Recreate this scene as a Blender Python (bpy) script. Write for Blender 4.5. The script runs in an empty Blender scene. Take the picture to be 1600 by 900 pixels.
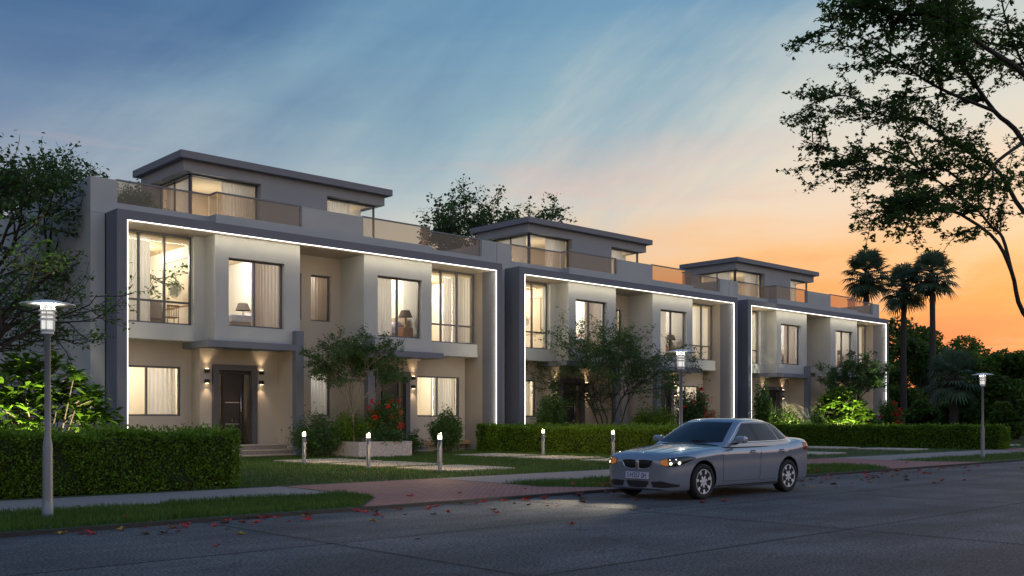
import bpy, bmesh, math, random
import numpy as np
from mathutils import Vector, Matrix
from mathutils.bvhtree import BVHTree

# ------------------------------------------------------------------ scene, camera, sky, sun, exposure
S = bpy.context.scene
COL = S.collection
R = math.radians
cam_d = bpy.data.cameras.new("camera"); cam = bpy.data.objects.new("camera", cam_d); COL.objects.link(cam)
cam_d.sensor_width = 36.0; cam_d.lens = 35.0; cam_d.clip_start = 0.1; cam_d.clip_end = 3000
cam_d.shift_y = 205.0 / 1600.0
cam.location = (0, 0, 1.5); cam.rotation_euler = (R(90), 0, R(47.0 - 90.0))
S.camera = cam
vs = S.view_settings
S.display_settings.display_device = 'sRGB'
vs.view_transform = 'Standard'; vs.look = 'None'; vs.gamma = 1.0; vs.use_curve_mapping = False
vs.exposure = 0.45
cy = S.cycles
cy.use_denoising = True
cy.max_bounces = 8; cy.diffuse_bounces = 3; cy.glossy_bounces = 3; cy.transmission_bounces = 4
cy.transparent_max_bounces = 16; cy.sample_clamp_indirect = 3.0
cy.caustics_reflective = False; cy.caustics_refractive = False

SUN_AZ, SUN_EL = R(12.0), R(2.5)          # the sunset lies along +X

def make_world():
    w = bpy.data.worlds.new("World"); S.world = w; w.use_nodes = True
    nt = w.node_tree; nt.nodes.clear(); N = nt.nodes.new; L = nt.links.new
    out = N('ShaderNodeOutputWorld'); add = N('ShaderNodeAddShader')
    sky = N('ShaderNodeTexSky'); sky.sky_type = 'NISHITA'; sky.sun_disc = False
    sky.sun_elevation = SUN_EL; sky.sun_rotation = R(90) - SUN_AZ
    b1 = N('ShaderNodeBackground'); b1.inputs[1].default_value = 0.05; b1.inputs[0].default_value = (0, 0, 0, 1)
    hs = N('ShaderNodeHueSaturation'); hs.inputs['Value'].default_value = .25; L(sky.outputs[0], hs.inputs['Color']); L(hs.outputs[0], b1.inputs[0])
    b2 = N('ShaderNodeBackground'); b2.inputs[1].default_value = 0.70
    L(b1.outputs[0], add.inputs[0]); L(b2.outputs[0], add.inputs[1]); L(add.outputs[0], out.inputs[0])
    def M(op, a, b=None, c=None, clamp=False):
        n = N('ShaderNodeMath'); n.operation = op; n.use_clamp = clamp
        for i, v in enumerate((a, b, c)):
            if v is None: continue
            if isinstance(v, (int, float)): n.inputs[i].default_value = v
            else: L(v, n.inputs[i])
        return n.outputs[0]
    tc = N('ShaderNodeTexCoord'); sp = N('ShaderNodeSeparateXYZ'); L(tc.outputs['Generated'], sp.inputs[0])
    x, y, z = sp.outputs
    hl = M('SQRT', M('ADD', M('MULTIPLY', x, x), M('MULTIPLY', y, y)))
    hl = M('MAXIMUM', hl, 0.001)
    dot = M('DIVIDE', M('ADD', M('MULTIPLY', x, math.cos(SUN_AZ)), M('MULTIPLY', y, math.sin(SUN_AZ))), hl)
    # streaks of high cloud running up from the sunset: coordinates along and across the streaks
    AL, AC, AD = (.314, -.747, .586), (-.537, .368, .756), (.78, .553, .285)
    def dotv(v):
        n = N('ShaderNodeVectorMath'); n.operation = 'DOT_PRODUCT'; L(tc.outputs['Generated'], n.inputs[0]); n.inputs[1].default_value = v; return n.outputs['Value']
    pa, pc, pd = dotv(AL), dotv(AC), dotv(AD)
    def streak(sa, sc, sd, scale, rough, dist, det=8):
        cb = N('ShaderNodeCombineXYZ'); L(M('MULTIPLY', pa, sa), cb.inputs[0]); L(M('MULTIPLY', pc, sc), cb.inputs[1]); L(M('MULTIPLY', pd, sd), cb.inputs[2])
        n = N('ShaderNodeTexNoise'); n.inputs['Scale'].default_value = scale; n.inputs['Detail'].default_value = det
        n.inputs['Roughness'].default_value = rough; n.inputs['Distortion'].default_value = dist; L(cb.outputs[0], n.inputs['Vector'])
        return M('SUBTRACT', n.outputs[0], 0.5)
    wv = streak(1.0, 2.6, 1.0, 2.1, .5, .6)
    w2 = streak(1.3, 7.0, 1.0, 3.2, .6, .3)
    mp2 = N('ShaderNodeMapping'); mp2.inputs['Scale'].default_value = (1.0, 1.0, 8.0); mp2.inputs['Rotation'].default_value = (R(4), R(-8), 0)
    L(tc.outputs['Generated'], mp2.inputs[0])
    n3 = N('ShaderNodeTexNoise'); n3.inputs['Scale'].default_value = 3.2; n3.inputs['Detail'].default_value = 8; n3.inputs['Roughness'].default_value = .58
    L(mp2.outputs[0], n3.inputs['Vector']); w3 = M('SUBTRACT', n3.outputs[0], 0.5)
    e = M('ADD', z, M('ADD', M('MULTIPLY', wv, 0.10), M('ADD', M('MULTIPLY', w2, 0.04), M('MULTIPLY', w3, .09))))
    sc_ = M('ADD', pc, M('ADD', M('MULTIPLY', wv, 0.36), M('MULTIPLY', w2, 0.09)))
    def ramp(stops):
        r = N('ShaderNodeValToRGB'); cr = r.color_ramp
        while len(cr.elements) < len(stops): cr.elements.new(0.5)
        for el, (p, c) in zip(cr.elements, stops): el.position = p; el.color = (*c, 1)
        L(M('DIVIDE', e, 0.8, clamp=True), r.inputs[0]); return r.outputs[0]
    q = lambda *st: [(p / 0.8, c) for p, c in st]
    rs = ramp(q((0.0, (.62, .10, .10)), (.06, (.86, .17, .095)), (.115, (1.0, .37, .11)), (.15, (.96, .53, .24)),
                (.21, (.88, .68, .50)), (.28, (.72, .70, .62)), (.36, (.52, .60, .60)), (.75, (.07, .20, .42))))
    rm = ramp(q((0.0, (.72, .42, .32)), (.10, (.74, .58, .46)), (.16, (.64, .62, .56)), (.22, (.47, .55, .57)),
                (.29, (.28, .44, .53)), (.38, (.155, .325, .49)), (.75, (.06, .18, .40))))
    ra = ramp(q((0.0, (.46, .36, .38)), (.13, (.35, .34, .41)), (.21, (.255, .30, .41)), (.28, (.15, .24, .39)),
                (.36, (.065, .15, .31)), (.75, (.05, .13, .30))))
    rb = ramp(q((0.0, (.75, .42, .30)), (.07, (.85, .55, .42)), (.16, (.80, .70, .68)), (.35, (.62, .70, .86)), (.55, (.40, .54, .80)), (.75, (.16, .28, .50))))
    def mr(v, a, b):
        n = N('ShaderNodeMapRange'); n.interpolation_type = 'SMOOTHSTEP'; L(v, n.inputs[0])
        
        if a > b:
            n.inputs[1].default_value = b; n.inputs[2].default_value = a; n.inputs[3].default_value = 1; n.inputs[4].default_value = 0
        else: n.inputs[1].default_value = a; n.inputs[2].default_value = b
        return n.outputs[0]
    def mix(f, a, b):
        n = N('ShaderNodeMix'); n.data_type = 'RGBA'; L(f, n.inputs[0]); L(a, n.inputs[6]); L(b, n.inputs[7]); return n.outputs[2]
    m1 = mix(mr(sc_, .09, -.07), rm, rs)
    m2 = mix(mr(sc_, .44, .12), ra, m1)
    pk = N('ShaderNodeRGB'); pk.outputs[0].default_value = (.86, .52, .42, 1)
    m2 = mix(M('MULTIPLY', M('MULTIPLY', mr(w3, .02, .20), mr(z, .34, .14)), .55), m2, pk.outputs[0])
    m3 = mix(mr(M('DIVIDE', y, hl), .15, -.45), m2, rb)
    L(m3, b2.inputs[0])
make_world()

sd = bpy.data.lights.new("sun", 'SUN'); sd.energy = 0.25; sd.angle = R(6); sd.color = (1, .55, .3)
sun = bpy.data.objects.new("sun", sd); COL.objects.link(sun)
sdir = Vector((math.cos(SUN_EL) * math.cos(SUN_AZ), math.cos(SUN_EL) * math.sin(SUN_AZ), math.sin(SUN_EL)))
sun.rotation_euler = sdir.to_track_quat('Z', 'Y').to_euler()

# ------------------------------------------------------------------ materials
def mat(name, col, rough=0.7, var=0.0, scale=3.0, bump=0.0, bscale=60.0, metal=0.0, emit=None, es=0.0, spec=0.5, coat=0.0, col2=None, detail=5):
    m = bpy.data.materials.new(name); m.use_nodes = True
    nt = m.node_tree; N = nt.nodes.new; L = nt.links.new
    p = nt.nodes['Principled BSDF']
    p.inputs['Base Color'].default_value = (*col, 1); p.inputs['Roughness'].default_value = rough
    p.inputs['Metallic'].default_value = metal; p.inputs['Specular IOR Level'].default_value = spec
    p.inputs['Coat Weight'].default_value = coat; p.inputs['Coat Roughness'].default_value = .03
    if emit: p.inputs['Emission Color'].default_value = (*emit, 1); p.inputs['Emission Strength'].default_value = es
    if var or bump or col2:
        g = N('ShaderNodeNewGeometry')
    if var or col2:
        n = N('ShaderNodeTexNoise'); n.inputs['Scale'].default_value = scale; n.inputs['Detail'].default_value = detail
        n.inputs['Roughness'].default_value = .6
        L(g.outputs['Position'], n.inputs['Vector'])
        r = N('ShaderNodeValToRGB'); a = col; b = col2 or col
        r.color_ramp.elements[0].position = .3; r.color_ramp.elements[1].position = .7
        r.color_ramp.elements[0].color = (*[c * (1 - var) for c in a], 1)
        r.color_ramp.elements[1].color = (*[min(1, c * (1 + var)) for c in b], 1)
        L(n.outputs[0], r.inputs[0]); L(r.outputs[0], p.inputs['Base Color'])
    if bump:
        n = N('ShaderNodeTexNoise'); n.inputs['Scale'].default_value = bscale; n.inputs['Detail'].default_value = 6
        L(g.outputs['Position'], n.inputs['Vector'])
        b = N('ShaderNodeBump'); b.inputs['Strength'].default_value = bump; b.inputs['Distance'].default_value = .02
        L(n.outputs[0], b.inputs['Height']); L(b.outputs[0], p.inputs['Normal'])
    return m

def leafmat(name, col, col2, trans=.25, scale=1.6, rough=.55):
    m = bpy.data.materials.new(name); m.use_nodes = True
    nt = m.node_tree; nt.nodes.clear(); N = nt.nodes.new; L = nt.links.new
    o = N('ShaderNodeOutputMaterial'); mx = N('ShaderNodeMixShader'); mx.inputs[0].default_value = trans
    p = N('ShaderNodeBsdfPrincipled'); p.inputs['Roughness'].default_value = rough; p.inputs['Specular IOR Level'].default_value = .3
    t = N('ShaderNodeBsdfTranslucent')
    g = N('ShaderNodeNewGeometry')
    r = N('ShaderNodeValToRGB')
    r.color_ramp.elements[0].color = (*col, 1); r.color_ramp.elements[1].color = (*col2, 1)
    n = N('ShaderNodeTexNoise'); n.inputs['Scale'].default_value = scale; n.inputs['Detail'].default_value = 3
    L(g.outputs['Position'], n.inputs['Vector'])
    a = N('ShaderNodeMath'); a.operation = 'MULTIPLY_ADD'; a.inputs[1].default_value = .55
    L(g.outputs['Random Per Island'], a.inputs[0])
    s = N('ShaderNodeMath'); s.operation = 'MULTIPLY_ADD'; s.inputs[1].default_value = 1.3; s.inputs[2].default_value = -.42
    L(n.outputs[0], s.inputs[0]); L(s.outputs[0], a.inputs[2])
    L(a.outputs[0], r.inputs[0]); L(r.outputs[0], p.inputs['Base Color']); L(r.outputs[0], t.inputs[0])
    L(p.outputs[0], mx.inputs[1]); L(t.outputs[0], mx.inputs[2]); L(mx.outputs[0], o.inputs[0])
    return m

def glassmat(name, tint=(1, 1, 1), refl=.06, gpow=4.0, gmul=.5, veil=0.0, veilcol=(.5, .4, .3), rough=.02):
    m = bpy.data.materials.new(name); m.use_nodes = True
    nt = m.node_tree; nt.nodes.clear(); N = nt.nodes.new; L = nt.links.new
    o = N('ShaderNodeOutputMaterial'); mx = N('ShaderNodeMixShader')
    t = N('ShaderNodeBsdfTransparent'); t.inputs[0].default_value = (*tint, 1)
    gl = N('ShaderNodeBsdfGlossy'); gl.inputs['Roughness'].default_value = rough
    lw = N('ShaderNodeLayerWeight'); lw.inputs[0].default_value = .5
    pw = N('ShaderNodeMath'); pw.operation = 'POWER'; pw.inputs[1].default_value = gpow; L(lw.outputs['Facing'], pw.inputs[0])
    ma = N('ShaderNodeMath'); ma.operation = 'MULTIPLY_ADD'; ma.inputs[1].default_value = gmul; ma.inputs[2].default_value = refl
    L(pw.outputs[0], ma.inputs[0]); L(ma.outputs[0], mx.inputs[0])
    if veil:
        d = N('ShaderNodeBsdfDiffuse'); d.inputs[0].default_value = (*veilcol, 1)
        m2 = N('ShaderNodeMixShader'); m2.inputs[0].default_value = veil
        L(t.outputs[0], m2.inputs[1]); L(d.outputs[0], m2.inputs[2]); L(m2.outputs[0], mx.inputs[1])
    else: L(t.outputs[0], mx.inputs[1])
    L(gl.outputs[0], mx.inputs[2]); L(mx.outputs[0], o.inputs[0])
    return m

def curtainmat(name, col):
    m = bpy.data.materials.new(name); m.use_nodes = True
    nt = m.node_tree; nt.nodes.clear(); N = nt.nodes.new; L = nt.links.new
    o = N('ShaderNodeOutputMaterial'); mx = N('ShaderNodeMixShader'); mx.inputs[0].default_value = .38
    d = N('ShaderNodeBsdfDiffuse'); d.inputs[0].default_value = (*col, 1)
    t = N('ShaderNodeBsdfTranslucent'); t.inputs[0].default_value = (*col, 1)
    L(d.outputs[0], mx.inputs[1]); L(t.outputs[0], mx.inputs[2]); L(mx.outputs[0], o.inputs[0])
    return m

def emitmat(name, col, s):
    m = bpy.data.materials.new(name); m.use_nodes = True
    nt = m.node_tree; nt.nodes.clear()
    o = nt.nodes.new('ShaderNodeOutputMaterial'); e = nt.nodes.new('ShaderNodeEmission')
    e.inputs[0].default_value = (*col, 1); e.inputs[1].default_value = s
    nt.links.new(e.outputs[0], o.inputs[0]); return m

def glowglass(name, col, s):
    m = bpy.data.materials.new(name); m.use_nodes = True
    nt = m.node_tree; nt.nodes.clear(); N = nt.nodes.new; L = nt.links.new
    o = N('ShaderNodeOutputMaterial'); mx = N('ShaderNodeMixShader'); mx.inputs[0].default_value = .55
    e = N('ShaderNodeEmission'); e.inputs[0].default_value = (*col, 1); e.inputs[1].default_value = s
    t = N('ShaderNodeBsdfTransparent'); L(e.outputs[0], mx.inputs[1]); L(t.outputs[0], mx.inputs[2]); L(mx.outputs[0], o.inputs[0]); return m
def asphaltmat():
    m = mat("asphalt", (.055, .056, .062), .8, .30, .45, .6, 45, col2=(.080, .080, .086))
    nt = m.node_tree; N = nt.nodes.new; L = nt.links.new; p = nt.nodes['Principled BSDF']
    base = p.inputs['Base Color'].links[0].from_socket
    g = N('ShaderNodeNewGeometry')
    def noise(sc, det, p0, p1, c0, c1, stretch=None):
        n = N('ShaderNodeTexNoise'); n.inputs['Scale'].default_value = sc; n.inputs['Detail'].default_value = det; n.inputs['Roughness'].default_value = .65
        if stretch:
            mp = N('ShaderNodeMapping'); mp.inputs['Scale'].default_value = stretch; L(g.outputs['Position'], mp.inputs[0]); L(mp.outputs[0], n.inputs['Vector'])
        else: L(g.outputs['Position'], n.inputs['Vector'])
        r = N('ShaderNodeValToRGB'); r.color_ramp.elements[0].position = p0; r.color_ramp.elements[1].position = p1
        r.color_ramp.elements[0].color = (c0, c0, c0, 1); r.color_ramp.elements[1].color = (c1, c1, c1 * .97, 1); L(n.outputs[0], r.inputs[0]); return r.outputs[0]
    def mul(a, b):
        mx = N('ShaderNodeMix'); mx.data_type = 'RGBA'; mx.blend_type = 'MULTIPLY'; mx.inputs[0].default_value = 1; L(a, mx.inputs[6]); L(b, mx.inputs[7]); return mx.outputs[2]
    c = mul(base, noise(30, 3, .40, .60, .35, 2.3))                 # aggregate
    c = mul(c, noise(.9, 6, .40, .62, .72, 1.15, (.25, 1, 1)))      # wheel-worn bands and old patches
    v = N('ShaderNodeTexVoronoi'); v.feature = 'DISTANCE_TO_EDGE'; v.inputs['Scale'].default_value = .38
    nz = N('ShaderNodeTexNoise'); nz.inputs['Scale'].default_value = 1.6; nz.inputs['Detail'].default_value = 6
    ad = N('ShaderNodeMix'); ad.data_type = 'RGBA'; ad.blend_type = 'LINEAR_LIGHT'; ad.inputs[0].default_value = .5
    L(g.outputs['Position'], nz.inputs['Vector']); L(g.outputs['Position'], ad.inputs[6]); L(nz.outputs[1], ad.inputs[7]); L(ad.outputs[2], v.inputs['Vector'])
    r = N('ShaderNodeValToRGB'); r.color_ramp.elements[0].color = (.45, .45, .45, 1); r.color_ramp.elements[1].color = (1, 1, 1, 1); r.color_ramp.elements[1].position = .007
    L(v.outputs['Distance'], r.inputs[0]); c = mul(c, r.outputs[0])
    L(c, p.inputs['Base Color'])
    return m

def brickmat(name, c1, c2, mortar, scale, bw=.5, bh=.25, ms=.02):
    m = mat(name, c1, .8); nt = m.node_tree; N = nt.nodes.new; L = nt.links.new; p = nt.nodes['Principled BSDF']
    g = N('ShaderNodeNewGeometry'); b = N('ShaderNodeTexBrick'); L(g.outputs['Position'], b.inputs['Vector'])
    b.inputs['Color1'].default_value = (*c1, 1); b.inputs['Color2'].default_value = (*c2, 1); b.inputs['Mortar'].default_value = (*mortar, 1)
    b.inputs['Scale'].default_value = scale; b.inputs['Mortar Size'].default_value = ms
    b.inputs['Brick Width'].default_value = bw; b.inputs['Row Height'].default_value = bh
    L(b.outputs[0], p.inputs['Base Color']); return m

def stonemat(name, c1, c2, sc=7.0):
    m = mat(name, c1, .8, .12, 30, .25, 40, col2=c2); nt = m.node_tree; N = nt.nodes.new; L = nt.links.new; p = nt.nodes['Principled BSDF']
    base = p.inputs['Base Color'].links[0].from_socket
    g = N('ShaderNodeNewGeometry'); v = N('ShaderNodeTexVoronoi'); v.feature = 'DISTANCE_TO_EDGE'; v.inputs['Scale'].default_value = sc
    nz = N('ShaderNodeTexNoise'); nz.inputs['Scale'].default_value = 6
    ad = N('ShaderNodeMix'); ad.data_type = 'RGBA'; ad.blend_type = 'LINEAR_LIGHT'; ad.inputs[0].default_value = .12
    L(g.outputs['Position'], nz.inputs['Vector']); L(g.outputs['Position'], ad.inputs[6]); L(nz.outputs[1], ad.inputs[7]); L(ad.outputs[2], v.inputs['Vector'])
    r = N('ShaderNodeValToRGB'); r.color_ramp.elements[0].color = (.55, .53, .5, 1); r.color_ramp.elements[1].color = (1, 1, 1, 1); r.color_ramp.elements[1].position = .05
    L(v.outputs['Distance'], r.inputs[0])
    mx = N('ShaderNodeMix'); mx.data_type = 'RGBA'; mx.blend_type = 'MULTIPLY'; mx.inputs[0].default_value = 1
    L(base, mx.inputs[6]); L(r.outputs[0], mx.inputs[7]); L(mx.outputs[2], p.inputs['Base Color']); return m

def inkmat(name):
    # a washy ink landscape: a dark tree-like blot on pale paper
    m = mat(name, (.6, .55, .42), .6); nt = m.node_tree; N = nt.nodes.new; L = nt.links.new; p = nt.nodes['Principled BSDF']
    tc = N('ShaderNodeTexCoord'); mp = N('ShaderNodeMapping'); L(tc.outputs['Generated'], mp.inputs[0])
    mp.inputs['Location'].default_value = (0, -.55, -.50); mp.inputs['Scale'].default_value = (0.0, 1.0, 1.3)
    ln = N('ShaderNodeVectorMath'); ln.operation = 'LENGTH'; L(mp.outputs[0], ln.inputs[0])
    n = N('ShaderNodeTexNoise'); n.inputs['Scale'].default_value = 9; n.inputs['Detail'].default_value = 8; n.inputs['Roughness'].default_value = .75
    L(tc.outputs['Generated'], n.inputs['Vector'])
    a = N('ShaderNodeMath'); a.operation = 'MULTIPLY_ADD'; a.inputs[1].default_value = -1.5; L(ln.outputs['Value'], a.inputs[0]); L(n.outputs[0], a.inputs[2])
    r = N('ShaderNodeValToRGB'); r.color_ramp.elements[0].position = .05; r.color_ramp.elements[1].position = .28
    r.color_ramp.elements[0].color = (.68, .60, .44, 1); r.color_ramp.elements[1].color = (.07, .08, .06, 1)
    L(a.outputs[0], r.inputs[0]); L(r.outputs[0], p.inputs['Base Color']); return m

MT = dict(
    wall=mat("render_cream", (.43, .375, .32), .85, .05, .8, .12, 70),
    pale=mat("render_pale_grey", (.44, .45, .445), .85, .05, .8, .12, 70),
    frame=mat("paint_slate_grey", (.155, .165, .20), .7, .05, .9, .08, 70),
    alu=mat("window_aluminium", (.10, .105, .12), .4, metal=.2),
    fascia=mat("fascia_grey", (.21, .21, .225), .7, .04, 1.0),
    pent=mat("render_mid_grey", (.34, .34, .335), .85, .05, .8, .1, 70),
    inwall=mat("interior_paint", (.80, .75, .64), .9, .03, 1.0),
    inceil=mat("interior_ceiling", (.62, .50, .32), .9, .03, 1.0),
    infloor=mat("interior_floor", (.30, .19, .11), .5, .2, 3.0),
    glass=glassmat("window_glass", (.97, .98, .97), .05, 3.5, .45),
    bronze=glassmat("bronze_balustrade_glass", (.74, .60, .47), .03, 3.0, .16, .22, (.50, .40, .31)),
    curtain=curtainmat("curtain_cloth", (.86, .85, .82)),
    curtain2=curtainmat("curtain_cloth_taupe", (.60, .52, .45)),
    led=emitmat("led_strip_light", (1.0, .96, .89), 2.8),
    
    lampglow=glowglass("lamp_glow", (1.0, .97, .92), .85),
    bollardglow=emitmat("bollard_glow", (1.0, .86, .60), 3.5),
    sconceglow=emitmat("sconce_glow", (1.0, .75, .42), 8.0),
    beamglow=emitmat("headlight_glow", (1.0, .80, .50), 2.2),
    amber=mat("amber_lens", (.55, .17, .03), .15, emit=(1, .35, .05), es=.12),
    darkmetal=mat("dark_bronze_metal", (.03, .027, .026), .35, metal=.6),
    doorwood=mat("door_dark_brown", (.020, .015, .014), .35, .25, 4.0),
    doorframe=mat("door_surround_grey", (.085, .08, .09), .55, .05, 2),
    steel=mat("brushed_steel", (.55, .55, .55), .3, metal=1.0),
    lampmetal=mat("lamp_grey_metal", (.22, .23, .25), .45, .04, 5, metal=.3),
    lampwhite=mat("lamp_white_enamel", (.80, .80, .78), .4),
    bollard=mat("bollard_grey_metal", (.16, .165, .18), .4, metal=.3),
    stepstone=stonemat("step_granite", (.22, .18, .17), (.30, .25, .23), 25),
    planter=stonemat("planter_stone", (.42, .37, .36), (.52, .47, .45), 6),
    slab=mat("sandstone_slab", (.50, .42, .34), .8, .10, 4, .25, 40),
    pavement=mat("pavement_concrete", (.29, .245, .225), .85, .15, 12, .3, 60),
    drive=brickmat("driveway_pink_pavers", (.46, .18, .145), (.32, .125, .11), (.10, .055, .05), 3.2, ms=.03),
    kerb=mat("kerb_joint_and_shade", (.035, .033, .033), .85, .2, 8),  # dark joints; along the road edge this tone paints in a shadow gap
    joint=mat("road_joint_tar", (.03, .03, .035), .8),
    lawn=mat("lawn_turf", (.022, .045, .008), .95, .3, 1.2, .5, 40, col2=(.04, .07, .014)),
    verge=mat("verge_turf", (.03, .07, .012), .95, .3, 3, .5, 40, col2=(.06, .11, .02)),
    blade=leafmat("grass_blade", (.034, .080, .011), (.10, .18, .028), .35, .9),
    ground=mat("ground_soil", (.05, .055, .03), .95, .3, .2),
    bark=mat("bark_brown", (.085, .065, .05), .9, .3, 9, .6, 30),
    barkdark=mat("bark_dark", (.035, .028, .022), .9, .3, 9, .6, 30),
    barkpale=mat("bark_pale", (.24, .19, .14), .85, .25, 9, .5, 30),
    palmbark=mat("palm_bark", (.045, .038, .032), .9, .3, 14, .7, 12),
    leaf=leafmat("leaf_mid_green", (.050, .115, .024), (.13, .24, .05), .38),
    leafdark=leafmat("leaf_dark_green", (.045, .10, .028), (.11, .20, .055), .38),
    leafmaple=leafmat("leaf_maple", (.040, .085, .018), (.10, .17, .04), .55),
    leafwood=leafmat("leaf_far_trees", (.04, .09, .014), (.14, .23, .04), .425, .35),
    leafhedge=leafmat("leaf_hedge", (.08, .165, .012), (.20, .34, .026), .3, 1.3),
    leafbright=leafmat("leaf_bright_green", (.06, .13, .02), (.17, .27, .05), .35, 1.6, .4),
    leaffrangi=leafmat("leaf_glossy_green", (.06, .14, .012), (.17, .29, .03), .35, 1.6, .35),
    leafpalm=leafmat("leaf_palm", (.055, .10, .06), (.15, .22, .13), .4, .6),
    palmdead=leafmat("palm_skirt", (.055, .042, .028), (.12, .085, .05), .2, .6),
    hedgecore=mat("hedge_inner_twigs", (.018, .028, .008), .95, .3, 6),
    flower=leafmat("petal_red", (.55, .02, .02), (.85, .07, .06), .35, 3),
    flowerwhite=leafmat("petal_white", (.75, .75, .65), (.9, .9, .82), .3, 3),
    fallred=leafmat("fallen_leaf_red", (.30, .025, .02), (.55, .06, .045), .15, 8),
    fallbrown=leafmat("fallen_leaf_brown", (.06, .03, .015), (.16, .08, .03), .1, 8),
    fallyellow=leafmat("fallen_leaf_yellow", (.30, .20, .03), (.5, .32, .05), .1, 8),
    paint=mat("car_silver_blue_paint", (.30, .335, .395), .2, metal=.45, coat=1.0),
    carscreen=mat("car_windscreen_glass", (.010, .012, .016), .03, spec=.45),
    carglass=mat("car_dark_glass", (.010, .012, .016), .03, spec=.32),
    chrome=mat("chrome", (.75, .75, .76), .12, metal=1.0),
    blackplastic=mat("black_plastic", (.012, .012, .013), .5),
    tyre=mat("tyre_rubber", (.014, .014, .015), .8),
    rim=mat("alloy_rim", (.70, .71, .73), .4, metal=.2),
    tail=mat("tail_lens_red", (.25, .012, .012), .15),
    lens=mat("headlight_lens", (.02, .02, .022), .06, spec=.9),
    plate=mat("plate_white", (.60, .60, .72), .5),
    platetext=mat("plate_text", (.06, .06, .16), .5),
    linen=mat("bed_linen", (.62, .62, .72), .9, .05, 6),
    uphol=mat("upholstery_taupe", (.34, .27, .22), .9, .1, 12),
    shade=mat("lampshade_dark", (.035, .027, .02), .8),
    woodfurn=mat("walnut_furniture", (.24, .12, .06), .5, .25, 6),
    ink=inkmat("ink_landscape_print"),
    roofdeck=mat("roof_deck_grey", (.28, .27, .26), .9, .1, 2),
)

# ------------------------------------------------------------------ mesh helpers
def root_loc(p):
    while p.parent is not None: p = p.parent
    return Vector(p.location)

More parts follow.
